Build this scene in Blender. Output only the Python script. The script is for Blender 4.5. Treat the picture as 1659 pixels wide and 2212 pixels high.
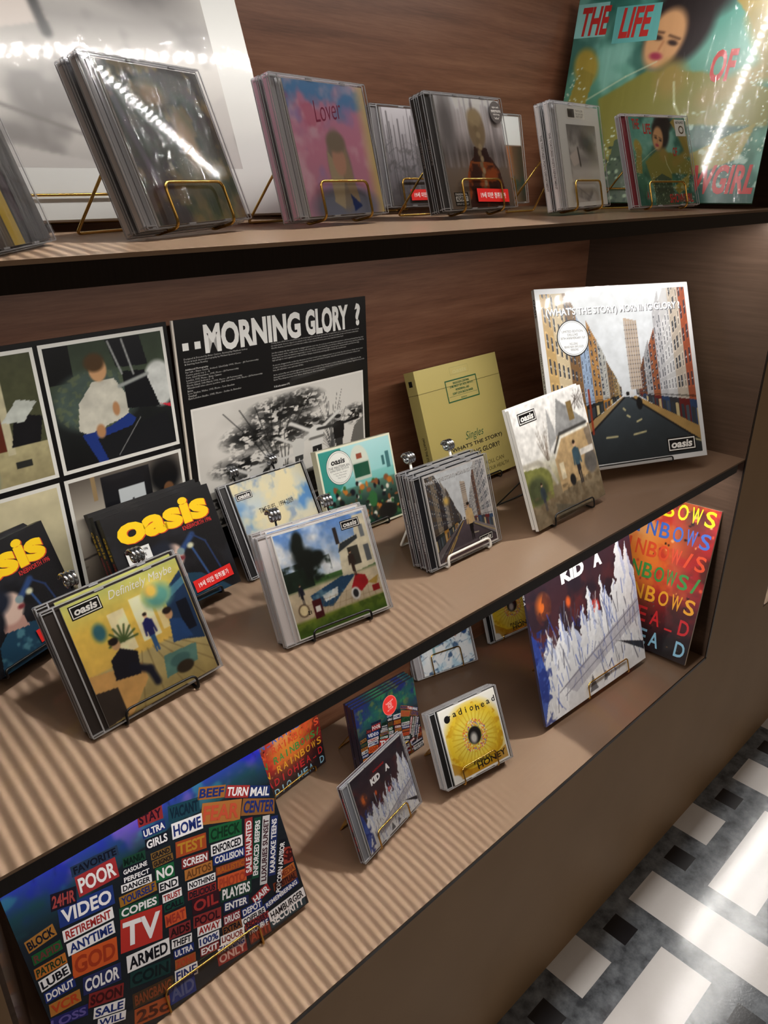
import bpy, math, random
import numpy as np
from mathutils import Matrix, Vector

for o in list(bpy.data.objects):
    bpy.data.objects.remove(o)
SC = bpy.context.scene
COL = SC.collection
PI = math.pi

# ------------------------------------------------------------------ camera
cam_d = bpy.data.cameras.new('camera')
cam = bpy.data.objects.new('camera', cam_d)
COL.objects.link(cam)
cam_d.sensor_fit = 'VERTICAL'
cam_d.sensor_height = 36.0
cam_d.sensor_width = 27.0
cam_d.lens = 36.0 * 1616.09 / 2212.0
cam_d.clip_start = 0.02
_r = Vector((0.7251511696961797, -0.6885858856349448, -0.002293292960160273))
_d = Vector((-0.28112895164058527, -0.2930139612628682, -0.913843165458115))
_f = Vector((0.6285875385638247, 0.6633191513965062, -0.4060608448901359))
cam.matrix_world = Matrix(((_r.x, -_d.x, -_f.x, -1.3490789), (_r.y, -_d.y, -_f.y, -0.4742484), (_r.z, -_d.z, -_f.z, 0.8898964), (0, 0, 0, 1)))
SC.camera = cam
SC.view_settings.view_transform = 'Standard'
SC.view_settings.look = 'None'
SC.view_settings.gamma = 1.0
SC.view_settings.use_curve_mapping = False
SC.view_settings.exposure = 0.0
SC.cycles.transparent_max_bounces = 40
SC.cycles.max_bounces = 8
SC.cycles.sample_clamp_indirect = 4.0

# ------------------------------------------------------------------ light
LED_POWER = 125.0          # emission of each small diode on the shelf strips
AISLE_POWER = 12.0        # ceiling line lamp above the aisle
WORLD = (0.062, 0.046, 0.033)
world = bpy.data.worlds.new('shop_air')
SC.world = world
world.use_nodes = True
world.node_tree.nodes['Background'].inputs[0].default_value = (*WORLD, 1)
world.node_tree.nodes['Background'].inputs[1].default_value = 1.0

def area(name, loc, size, size_y, power, color, rot=(0, 0, 0)):
    l = bpy.data.lights.new(name, 'AREA')
    l.shape = 'RECTANGLE'; l.size = size; l.size_y = size_y; l.energy = power; l.color = color
    o = bpy.data.objects.new(name, l); o.location = loc; o.rotation_euler = rot
    COL.objects.link(o)
    return o
FLOOR_Z = -0.472
area('aisle_line_lamp', (-0.2, -0.30, 2.25), 5.0, 0.05, AISLE_POWER, (1.0, 0.97, 0.95))
area('warm_fill_lamp', (-0.6, -2.2, 2.3), 4.0, 1.2, 17.0, (1.0, 0.84, 0.66))  # unseen lamp, added as soft warm fill for the tan wall and floor

H = (0.0, 0.42762, 0.84808)      # the three shelf tops
DEPTH = 0.367
TH = 0.019

# ------------------------------------------------------------------ materials
def lin(c):
    out = []
    for v in c[:3]:
        v = v / 255.0
        out.append(v / 12.92 if v <= 0.04045 else ((v + 0.055) / 1.055) ** 2.4)
    return tuple(out)

def new_mat(name):
    m = bpy.data.materials.new(name)
    m.use_nodes = True
    nt = m.node_tree
    b = nt.nodes['Principled BSDF']
    return m, nt, b

def N(nt, kind, **kw):
    n = nt.nodes.new(kind)
    for k, v in kw.items():
        setattr(n, k, v)
    return n

def noise(nt, scale, detail=4, rough=0.55, stretch=None, coord='Object'):
    tc = N(nt, 'ShaderNodeTexCoord')
    mp = N(nt, 'ShaderNodeMapping')
    if stretch:
        mp.inputs['Scale'].default_value = stretch
    no = N(nt, 'ShaderNodeTexNoise')
    no.inputs['Scale'].default_value = scale
    no.inputs['Detail'].default_value = detail
    no.inputs['Roughness'].default_value = rough
    nt.links.new(tc.outputs[coord], mp.inputs[0])
    nt.links.new(mp.outputs[0], no.inputs['Vector'])
    return no

def ramp(nt, src, stops):
    r = N(nt, 'ShaderNodeValToRGB')
    e = r.color_ramp.elements
    while len(e) > 1:
        e.remove(e[-1])
    e[0].position = stops[0][0]; e[0].color = (*stops[0][1], 1)
    for p, c in stops[1:]:
        k = e.new(p); k.color = (*c, 1)
    nt.links.new(src, r.inputs[0])
    return r

def bump(nt, b, src, strength, dist=0.001):
    bp = N(nt, 'ShaderNodeBump')
    bp.inputs['Strength'].default_value = strength
    bp.inputs['Distance'].default_value = dist
    nt.links.new(src, bp.inputs['Height'])
    nt.links.new(bp.outputs[0], b.inputs['Normal'])
    return bp

def plain(name, col, rough=0.5, metal=0.0, spec=0.5, var=0.06, scale=40):
    m, nt, b = new_mat(name)
    c = lin(col)
    no = noise(nt, scale)
    r = ramp(nt, no.outputs[0], [(0.3, tuple(v * (1 - var) for v in c)), (0.7, tuple(min(1, v * (1 + var)) for v in c))])
    nt.links.new(r.outputs[0], b.inputs['Base Color'])
    b.inputs['Roughness'].default_value = rough
    b.inputs['Metallic'].default_value = metal
    b.inputs['Specular IOR Level'].default_value = spec
    return m

def paper(name, rough, coat=0.0):
    m, nt, b = new_mat(name)
    at = N(nt, 'ShaderNodeAttribute', attribute_name='Col')
    nt.links.new(at.outputs['Color'], b.inputs['Base Color'])
    b.inputs['Roughness'].default_value = rough
    b.inputs['Coat Weight'].default_value = coat
    b.inputs['Coat Roughness'].default_value = 0.06
    no = noise(nt, 900, 2)
    bump(nt, b, no.outputs[0], 0.03)
    return m
M_PAPER = paper('printed_paper', 0.45)
M_GLOSS = paper('glossy_printed_card', 0.3, 0.35)

def foil():
    m, nt, b = new_mat('iridescent_foil_print')
    at = N(nt, 'ShaderNodeAttribute', attribute_name='Col')
    nt.links.new(at.outputs['Color'], b.inputs['Base Color'])
    b.inputs['Metallic'].default_value = 0.35
    b.inputs['Roughness'].default_value = 0.22
    b.inputs['Coat Weight'].default_value = 0.3
    no = noise(nt, 60, 3)
    bump(nt, b, no.outputs[0], 0.12, 0.002)
    return m
M_FOIL = foil()

def see_through(name, tint, gloss_rough, white=0.0, bump_scale=None, bump_strength=0.2, ior=1.45, stretch=None, boost=1.0):
    m = bpy.data.materials.new(name); m.use_nodes = True
    nt = m.node_tree
    nt.nodes.remove(nt.nodes['Principled BSDF'])
    out = nt.nodes['Material Output']
    tr = N(nt, 'ShaderNodeBsdfTransparent'); tr.inputs[0].default_value = (*tint, 1)
    gl = N(nt, 'ShaderNodeBsdfGlossy'); gl.inputs['Roughness'].default_value = gloss_rough
    fr = N(nt, 'ShaderNodeFresnel'); fr.inputs['IOR'].default_value = ior
    mul = N(nt, 'ShaderNodeMath', operation='MULTIPLY'); mul.use_clamp = True
    mul.inputs[1].default_value = boost
    nt.links.new(fr.outputs[0], mul.inputs[0])
    mix = N(nt, 'ShaderNodeMixShader')
    nt.links.new(mul.outputs[0], mix.inputs[0])
    nt.links.new(gl.outputs[0], mix.inputs[2])
    if white:
        df = N(nt, 'ShaderNodeBsdfDiffuse'); df.inputs[0].default_value = (0.86, 0.86, 0.9, 1)
        m2 = N(nt, 'ShaderNodeMixShader'); m2.inputs[0].default_value = white
        nt.links.new(tr.outputs[0], m2.inputs[1]); nt.links.new(df.outputs[0], m2.inputs[2])
        nt.links.new(m2.outputs[0], mix.inputs[1])
    else:
        nt.links.new(tr.outputs[0], mix.inputs[1])
    if bump_scale:
        no = noise(nt, bump_scale, 3, 0.5, stretch)
        bp = N(nt, 'ShaderNodeBump'); bp.inputs['Strength'].default_value = bump_strength; bp.inputs['Distance'].default_value = 0.004
        nt.links.new(no.outputs[0], bp.inputs['Height'])
        nt.links.new(bp.outputs[0], gl.inputs['Normal']); nt.links.new(bp.outputs[0], fr.inputs['Normal'])
    nt.links.new(mix.outputs[0], out.inputs[0])
    return m
M_CLEAR = see_through('clear_polystyrene', (0.99, 0.99, 0.99), 0.04, boost=0.6, ior=1.3)
M_RIM = see_through('clear_polystyrene_edge', (0.96, 0.96, 0.97), 0.1, white=0.5, boost=1.8)
M_WRAP = see_through('shrink_film', (0.985, 0.985, 0.985), 0.06, bump_scale=28, bump_strength=0.22, boost=0.45, ior=1.3)
M_CRINKLE = see_through('crinkled_shrink_film', (0.97, 0.97, 0.98), 0.05, bump_scale=18, bump_strength=0.85, stretch=(3.4, 1.0, 0.45), boost=0.45)

M_GOLD = plain('polished_brass_wire', (212, 172, 92), 0.2, 1.0, var=0.03)
M_BLACK = plain('black_lacquered_wire', (14, 14, 15), 0.3, 0.0)
M_WHITE = plain('white_coated_wire', (226, 222, 214), 0.35, 0.0)
M_SILVER = plain('bright_steel_coil', (190, 192, 196), 0.22, 1.0, var=0.03)

def bronze():
    # hairline-finished bronze sheet: grooves run along the shelf, so gloss spreads across it and stays sharp along it
    m, nt, b = new_mat('hairline_bronze_sheet')
    tint = noise(nt, 1.0, 3, 0.6, stretch=(7, 900, 1))
    r = ramp(nt, tint.outputs[0], [(0.3, (0.162, 0.100, 0.066)), (0.75, (0.170, 0.106, 0.070))])
    nt.links.new(r.outputs[0], b.inputs['Base Color'])
    b.inputs['Roughness'].default_value = 0.35
    b.inputs['Specular IOR Level'].default_value = 0.2
    b.inputs['Coat Weight'].default_value = 0.35
    b.inputs['Coat Roughness'].default_value = 0.07
    gl = N(nt, 'ShaderNodeBsdfAnisotropic')
    gl.distribution = 'GGX'
    gl.inputs['Color'].default_value = (0.54, 0.375, 0.255, 1)
    gl.inputs['Roughness'].default_value = 0.27
    gl.inputs['Anisotropy'].default_value = 0.9
    tg = N(nt, 'ShaderNodeCombineXYZ'); tg.inputs[0].default_value = 1.0
    nt.links.new(tg.outputs[0], gl.inputs['Tangent'])
    mx = N(nt, 'ShaderNodeMixShader'); mx.inputs[0].default_value = 0.42
    nt.links.new(b.outputs[0], mx.inputs[1]); nt.links.new(gl.outputs[0], mx.inputs[2])
    nt.links.new(mx.outputs[0], nt.nodes['Material Output'].inputs[0])
    return m
M_BRONZE = bronze()

def fascia():
    m, nt, b = new_mat('dark_bronze_edge')
    no = noise(nt, 1.0, 3, 0.6, stretch=(500, 6, 6))
    r = ramp(nt, no.outputs[0], [(0.3, (0.010, 0.006, 0.004)), (0.75, (0.017, 0.011, 0.008))])
    nt.links.new(r.outputs[0], b.inputs['Base Color'])
    b.inputs['Metallic'].default_value = 0.0
    b.inputs['Roughness'].default_value = 0.3
    b.inputs['Specular IOR Level'].default_value = 0.3
    return m
M_FASCIA = fascia()

def side_metal():
    m, nt, b = new_mat('satin_bronze_side_panel')
    no = noise(nt, 1.0, 3, 0.6, stretch=(8, 8, 160))
    r = ramp(nt, no.outputs[0], [(0.3, (0.082, 0.049, 0.033)), (0.75, (0.112, 0.070, 0.048))])
    nt.links.new(r.outputs[0], b.inputs['Base Color'])
    b.inputs['Metallic'].default_value = 0.45
    b.inputs['Roughness'].default_value = 0.33
    return m
M_SIDE = side_metal()
M_SIDE_L = side_metal(); M_SIDE_L.name = 'polished_bronze_side_panel'
M_SIDE_L.node_tree.nodes['Principled BSDF'].inputs['Roughness'].default_value = 0.14
M_SIDE_L.node_tree.nodes['Principled BSDF'].inputs['Metallic'].default_value = 0.6

def wood():
    m, nt, b = new_mat('walnut_laminate')
    no = noise(nt, 2.2, 6, 0.62, stretch=(1.6, 1, 26))
    fine = noise(nt, 9, 4, 0.6, stretch=(3, 1, 60))
    mx = N(nt, 'ShaderNodeMath', operation='MULTIPLY_ADD'); mx.inputs[1].default_value = 0.45
    nt.links.new(fine.outputs[0], mx.inputs[0]); nt.links.new(no.outputs[0], mx.inputs[2])
    r = ramp(nt, mx.outputs[0], [(0.42, (0.082, 0.029, 0.013)), (0.70, (0.150, 0.060, 0.031)), (0.95, (0.205, 0.092, 0.050))])
    nt.links.new(r.outputs[0], b.inputs['Base Color'])
    b.inputs['Roughness'].default_value = 0.42
    bump(nt, b, fine.outputs[0], 0.05, 0.0006)
    return m
M_WOOD = wood()

def tan_wall():
    m, nt, b = new_mat('tan_painted_panel')
    no = noise(nt, 5, 5)
    r = ramp(nt, no.outputs[0], [(0.3, (0.285, 0.180, 0.094)), (0.7, (0.325, 0.208, 0.112))])
    nt.links.new(r.outputs[0], b.inputs['Base Color'])
    b.inputs['Roughness'].default_value = 0.6
    fine = noise(nt, 400, 2)
    bump(nt, b, fine.outputs[0], 0.04)
    return m
M_TAN = tan_wall()

def tile(name, c0, c1, scale, rough):
    m, nt, b = new_mat(name)
    no = noise(nt, scale, 8, 0.65)
    r = ramp(nt, no.outputs[0], [(0.32, c0), (0.72, c1)])
    nt.links.new(r.outputs[0], b.inputs['Base Color'])
    b.inputs['Roughness'].default_value = rough
    fine = noise(nt, 260, 3)
    bump(nt, b, fine.outputs[0], 0.10, 0.0006)
    return m
M_TILE_W = tile('white_stone_tile', (0.47, 0.445, 0.435), (0.53, 0.51, 0.50), 6, 0.14)
M_TILE_G = tile('grey_slate_tile', (0.036, 0.040, 0.047), (0.185, 0.20, 0.22), 30, 0.13)
M_TILE_K = tile('black_tile', (0.006, 0.006, 0.008), (0.012, 0.012, 0.015), 10, 0.16)

def led_mat(k=1.0):
    m = bpy.data.materials.new('white_led'); m.use_nodes = True
    nt = m.node_tree
    nt.nodes.remove(nt.nodes['Principled BSDF'])
    e = N(nt, 'ShaderNodeEmission'); e.inputs[0].default_value = (1.0, 0.965, 0.91, 1); e.inputs[1].default_value = LED_POWER * k
    nt.links.new(e.outputs[0], nt.nodes['Material Output'].inputs[0])
    return m
M_LED = led_mat()
M_LED_DOT = led_mat(3.75)
M_ALU = plain('led_channel', (150, 148, 145), 0.4, 0.8)

# ------------------------------------------------------------------ mesh helpers
class MB:
    """collects shapes, then links them as one mesh object"""
    def __init__(s):
        s.v = []; s.f = []; s.m = []; s.c = []
    def add(s, verts, faces, mat=0, col=None):
        b = len(s.v)
        s.v.extend([tuple(p) for p in verts])
        s.f.extend([tuple(i + b for i in f) for f in faces])
        s.m.extend([mat] * len(faces))
        s.c.extend([col or (1, 1, 1)] * len(verts))
    def box(s, x0, x1, y0, y1, z0, z1, mat=0, col=None, skip=()):
        v = [(x0, y0, z0), (x1, y0, z0), (x1, y1, z0), (x0, y1, z0), (x0, y0, z1), (x1, y0, z1), (x1, y1, z1), (x0, y1, z1)]
        F = dict(bottom=(0, 3, 2, 1), top=(4, 5, 6, 7), front=(0, 1, 5, 4), right=(1, 2, 6, 5), back=(2, 3, 7, 6), left=(3, 0, 4, 7))
        s.add(v, [f for k, f in F.items() if k not in skip], mat, col)
    def tube(s, pts, r, sides=8, mat=0, closed=False):
        P = [Vector(p) for p in pts]
        n = len(P)
        rings = []
        nrm = None
        for i in range(n):
            if closed:
                t = (P[(i + 1) % n] - P[i - 1])
            else:
                t = P[min(i + 1, n - 1)] - P[max(i - 1, 0)]
            t.normalize()
            if nrm is None:
                a = Vector((0, 0, 1)) if abs(t.z) < 0.9 else Vector((1, 0, 0))
                nrm = t.cross(a).normalized()
            else:
                nrm = (nrm - t * nrm.dot(t)).normalized()
            bn = t.cross(nrm)
            rings.append([P[i] + r * (math.cos(2 * PI * k / sides) * nrm + math.sin(2 * PI * k / sides) * bn) for k in range(sides)])
        v = [p for ring in rings for p in ring]
        f = []
        for i in range(n if closed else n - 1):
            j = (i + 1) % n
            for k in range(sides):
                l = (k + 1) % sides
                f.append((i * sides + k, i * sides + l, j * sides + l, j * sides + k))
        if not closed:
            f.append(tuple(range(sides))[::-1]); f.append(tuple((n - 1) * sides + k for k in range(sides)))
        s.add(v, f, mat)
    def build(s, name, mats, parent=None, smooth=False, colors=False):
        me = bpy.data.meshes.new(name)
        me.from_pydata(s.v, [], s.f)
        for m in (mats if isinstance(mats, (list, tuple)) else [mats]):
            me.materials.append(m)
        me.polygons.foreach_set('material_index', s.m)
        if smooth:
            me.polygons.foreach_set('use_smooth', [True] * len(s.f))
        if colors:
            a = me.color_attributes.new('Col', 'FLOAT_COLOR', 'POINT')
            arr = np.ones((len(s.v), 4), np.float32); arr[:, :3] = np.array(s.c)
            a.data.foreach_set('color', arr.ravel())
        me.update()
        o = bpy.data.objects.new(name, me)
        COL.objects.link(o)
        if parent:
            o.parent = parent
        return o

def fillet(pts, r, n=4):
    P = [Vector(p) for p in pts]
    out = [P[0]]
    for a, b, c in zip(P[:-2], P[1:-1], P[2:]):
        d1 = (a - b); d2 = (c - b)
        k = min(r, d1.length * 0.45, d2.length * 0.45)
        p = b + d1.normalized() * k; q = b + d2.normalized() * k
        for i in range(n + 1):
            t = i / n
            out.append((1 - t) ** 2 * p + 2 * t * (1 - t) * b + t * t * q)
    out.append(P[-1])
    return out

def tag(o, label, cat, group=None):
    o['label'] = label; o['category'] = cat
    if group:
        o['group'] = group
    return o
def empty(name, mw):
    o = bpy.data.objects.new(name, None)
    o.empty_display_size = 0.02
    COL.objects.link(o)
    o.matrix_world = mw
    return o
def struct(mb, name, mats):
    o = mb.build(name, mats)
    o['kind'] = 'structure'
    return o
# ------------------------------------------------------------------ floor
U5 = 0.0496
CX, CY = -0.0595, -0.0545        # centre of one black inset tile
def build_floor():
    mb = MB()
    i0, i1 = -70, 50
    j0, j1 = -70, 3
    xs = [CX + (i - 0.5) * U5 for i in range(i0, i1 + 1)]
    ys = [CY + (j - 0.5) * U5 for j in range(j0, j1 + 1)]
    nx = len(xs)
    mb.v = [(x, y, FLOOR_Z) for y in ys for x in xs]
    mb.c = [(1, 1, 1)] * len(mb.v)
    for b, j in enumerate(range(j0, j1)):
        for a, i in enumerate(range(i0, i1)):
            ci, ki = divmod(i, 5); cj, kj = divmod(j, 5)
            m = 1
            if ki == 0 and kj == 0:
                m = 2
            else:
                # upright white slabs stand in cells where ci+cj is even, lying ones in the others
                if ki in (2, 3):
                    for c in ((cj,) if kj else (cj, cj - 1)):
                        if (ci + c) % 2 == 0:
                            m = 0
                if kj in (2, 3):
                    for c in ((ci,) if ki else (ci, ci - 1)):
                        if (c + cj) % 2 == 1:
                            m = 0
            k = b * nx + a
            mb.f.append((k, k + 1, k + 1 + nx, k + nx)); mb.m.append(m)
    struct(mb, 'floor', [M_TILE_W, M_TILE_G, M_TILE_K])
build_floor()

XL = -1.300                       # near end of the opening; its side panel is splayed inwards
TOPZ = 1.268
# ------------------------------------------------------------------ tan front wall with two openings
def front_wall():
    mb = MB()
    y0, y1 = 0.0, 0.03
    mb.box(XL - 1.4, 2.4, y0, y1, FLOOR_Z, -0.006)              # below the openings
    mb.box(0.004, 0.292, y0, y1, -0.006, 2.3)                   # pillar between the two units
    mb.box(XL - 1.4, 0.004, y0, y1, TOPZ + 0.02, 2.3)           # above
    mb.box(0.292, 2.4, y0, y1, TOPZ + 0.02, 2.3)
    mb.box(1.6, 2.4, y0, y1, -0.006, TOPZ + 0.02)
    mb.box(XL - 1.4, XL - .004, y0, y1, -0.006, TOPZ + 0.02)
    struct(mb, 'wall_front', [M_TAN])
    cn = MB(); cn.box(XL - 1.4, 2.4, -0.232, 0.0, 1.52, 1.60)
    struct(cn, 'trim_1', [M_TAN])                               # cornice over the openings
front_wall()
mb = MB(); mb.box(XL, 0.0, DEPTH, DEPTH + 0.012, -0.01, TOPZ); struct(mb, 'wall_back', [M_WOOD])
mb = MB(); mb.box(0.0, 0.0035, 0.0005, DEPTH, -0.006, TOPZ); struct(mb, 'wall_right', [M_SIDE])
mb = MB(); k = 0.16 * DEPTH
mb.add([(XL - .004, .0, -.006), (XL, .0, -.006), (XL + k, DEPTH, -.006), (XL + k - .004, DEPTH, -.006), (XL - .004, .0, TOPZ), (XL, .0, TOPZ), (XL + k, DEPTH, TOPZ), (XL + k - .004, DEPTH, TOPZ)], [(0, 3, 2, 1), (4, 5, 6, 7), (0, 1, 5, 4), (1, 2, 6, 5), (2, 3, 7, 6), (3, 0, 4, 7)])
struct(mb, 'wall_left', [M_SIDE_L])
# thin dark metal edge round the opening
mb = MB(); mb.box(0.0, 0.0045, -0.0015, 0.0, -0.006, TOPZ); mb.box(XL, 0.0045, -0.0015, 0.0, -0.0062, -0.0012)
struct(mb, 'trim_2', [M_FASCIA])

LED_Y = 0.045
PITCH = 1 / 52.0
def led_strip(x0, x1, z, parent=None, ln=0.030, wd=0.0056):
    hl, hx = ln / 2, wd / 2
    mb = MB()
    mb.box(x0, x1, LED_Y - hl - 0.002, LED_Y + hl + 0.002, z - 0.003, z, 1)
    x = x0 + 0.01
    while x < x1 - 0.01:
        v = [(x - hx, LED_Y - hl, z - 0.0032), (x - hx, LED_Y + hl, z - 0.0032), (x + hx, LED_Y + hl, z - 0.0032), (x + hx, LED_Y - hl, z - 0.0032)]
        mb.add(v, [(0, 1, 2, 3)], 0)
        x += PITCH
    o = mb.build('led_strip', [M_LED if ln > 0.01 else M_LED_DOT, M_ALU], parent)
    return o

SHELF_LABEL = ['bottom bronze metal shelf board, flush with the tan panel below it',
               'middle bronze metal shelf board carrying the black and white record gatefold',
               'top bronze metal shelf board carrying brass stands with plastic cases']
for k, hz in enumerate(H):
    root = empty('shelf_board', Matrix.Translation((XL / 2, 0, hz)))
    tag(root, SHELF_LABEL[k], 'shelf', 'bronze shelf boards of the wall unit')
    mb = MB(); mb.box(XL + 0.0005, -0.0005, 0.0, DEPTH - 0.0005, hz - 0.003, hz)
    o = mb.build('top_sheet', M_BRONZE, root); o.matrix_parent_inverse = root.matrix_world.inverted()
    if k:
        mb = MB(); mb.box(XL + 0.0005, -0.028 if k == 1 else -0.0005, 0.0008, DEPTH - 0.0005, hz - TH, hz - 0.003)
        o = mb.build('edge_board', M_FASCIA, root); o.matrix_parent_inverse = root.matrix_world.inverted()
        o = led_strip(XL + 0.012, -0.03, hz - TH, root); o.matrix_parent_inverse = root.matrix_world.inverted()
# header board of the opening with its own strip of lamps
mb = MB(); mb.box(XL, 0.0035, 0.0005, DEPTH + 0.012, TOPZ, TOPZ + 0.019); struct(mb, 'trim_3', [M_FASCIA])
o = led_strip(XL + 0.012, -0.03, TOPZ, None, 0.008); o.name = 'trim_4'; o['kind'] = 'structure'

# the next unit of the same kind, past the tan pillar
X2, X3 = 0.296, 1.6
mb = MB()
mb.box(X2, X3, DEPTH, DEPTH + 0.012, -0.01, TOPZ, 0)
mb.box(X2 - 0.0035, X2, 0.0005, DEPTH, -0.006, TOPZ, 1)
mb.box(X3, X3 + 0.0035, 0.0005, DEPTH, -0.006, TOPZ, 1)
for hz in H:
    mb.box(X2, X3, 0.0, DEPTH, hz - 0.003, hz, 2)
for hz in H[1:] + (TOPZ + 0.019,):
    mb.box(X2, X3, 0.0008, DEPTH, hz - TH, hz - 0.003, 3)
struct(mb, 'trim_5', [M_WOOD, M_SIDE, M_BRONZE, M_FASCIA])
for q, hz in enumerate(H[1:] + (TOPZ + 0.019,)):
    o = led_strip(X2 + 0.15, X3 - 0.02, hz - TH); o.name = 'trim_%d' % (6 + q); o['kind'] = 'structure'
# ------------------------------------------------------------------ lettering
_tc = {}
def letters(s, bold=0.0, res=3, shear=0.0):
    key = (s, bold, res, shear)
    if key in _tc:
        return _tc[key]
    c = bpy.data.curves.new('t', 'FONT'); c.body = s; c.fill_mode = 'FRONT'; c.resolution_u = res; c.offset = bold; c.shear = shear
    o = bpy.data.objects.new('t', c); COL.objects.link(o)
    dg = bpy.context.evaluated_depsgraph_get()
    me = o.evaluated_get(dg).to_mesh()
    v = np.zeros(len(me.vertices) * 3, np.float32); me.vertices.foreach_get('co', v)
    v = v.reshape(-1, 3)[:, :2].astype(float)
    f = [tuple(p.vertices) for p in me.polygons]
    o.evaluated_get(dg).to_mesh_clear()
    bpy.data.objects.remove(o); bpy.data.curves.remove(c)
    lo = v.min(0); hi = v.max(0)
    v = (v - lo) / np.maximum(hi - lo, 1e-6)
    _tc[key] = (v, f, (hi - lo))
    return _tc[key]

# ------------------------------------------------------------------ printed faces
class Print:
    """flat printed artwork in face coordinates u right, v up (0..1)"""
    def __init__(s, w, h, y0=0.0):
        s.w, s.h, s.y0 = w, h, y0
        s.mb = MB()
    def P(s, u, v, layer):
        return ((u - 0.5) * s.w, s.y0 - layer * 0.00007, v * s.h)
    def poly(s, pts, col, layer=1):
        s.mb.add([s.P(u, v, layer) for u, v in pts], [tuple(range(len(pts)))], 0, lin(col))
    def rect(s, u0, v0, u1, v1, col, layer=1):
        s.poly([(u0, v0), (u1, v0), (u1, v1), (u0, v1)], col, layer)
    def frame(s, u0, v0, u1, v1, t, col, layer=1):
        tv = t * s.w / s.h
        s.rect(u0, v0, u1, v0 + tv, col, layer); s.rect(u0, v1 - tv, u1, v1, col, layer)
        s.rect(u0, v0 + tv, u0 + t, v1 - tv, col, layer); s.rect(u1 - t, v0 + tv, u1, v1 - tv, col, layer)
    def disc(s, u, v, r, col, layer=1, n=40):
        k = s.w / s.h
        s.poly([(u + r * math.cos(2 * PI * i / n), v + r * k * math.sin(2 * PI * i / n)) for i in range(n)], col, layer)
    def text(s, t, u, v, w, h, col, layer=2, bold=0.0, rot=0.0, shear=0.0, res=3, sq=None):
        """text centred at u,v filling w x h (fractions of the face)"""
        vv, f, _ = letters(t, bold, res, shear)
        x = (vv[:, 0] - 0.5) * w * s.w; y = (vv[:, 1] - 0.5) * h * s.h
        if sq:                                    # slanted baseline
            y = y + x * sq
        ca, sa = math.cos(rot), math.sin(rot)
        X = x * ca - y * sa + (u - 0.5) * s.w; Y = x * sa + y * ca + v * s.h
        s.mb.add(np.stack([X, np.full_like(X, s.y0 - layer * 0.00007), Y], 1), f, 0, lin(col))
    def grid(s, img, u0=0, v0=0, u1=1, v1=1, layer=0):
        n, m = img.shape[:2]
        U, V = np.meshgrid(np.linspace(u0, u1, m), np.linspace(v0, v1, n))
        X = (U - 0.5) * s.w; Y = np.full_like(X, s.y0 - layer * 0.00007); Z = V * s.h
        b = len(s.mb.v)
        s.mb.v.extend(map(tuple, np.stack([X, Y, Z], -1).reshape(-1, 3)))
        idx = np.arange(n * m).reshape(n, m) + b
        f = np.stack([idx[:-1, :-1], idx[:-1, 1:], idx[1:, 1:], idx[1:, :-1]], -1).reshape(-1, 4)
        s.mb.f.extend(map(tuple, f.tolist())); s.mb.m.extend([0] * len(f))
        c = np.clip(img, 0, 255) / 255.0
        c = np.where(c <= 0.04045, c / 12.92, ((c + 0.055) / 1.055) ** 2.4)
        s.mb.c.extend(map(tuple, c.reshape(-1, 3)))
    def logo(s, u0, v0, u1, v1, layer=3, inner=(235, 232, 228), dark=(12, 12, 14)):
        t = (u1 - u0) * 0.035
        k = s.w / s.h
        s.rect(u0, v0, u1, v1, dark, layer)
        s.frame(u0 + t, v0 + t * k, u1 - t, v1 - t * k, t * 0.9, inner, layer + 1)
        s.text('oasis', (u0 + u1) / 2, (v0 + v1) / 2, (u1 - u0) * 0.74, (v1 - v0) * 0.52, inner, layer + 1, bold=0.035, shear=0.15)
    def build(s, name, parent, mat=None):
        return s.mb.build(name, mat or M_PAPER, parent, colors=True)

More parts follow.
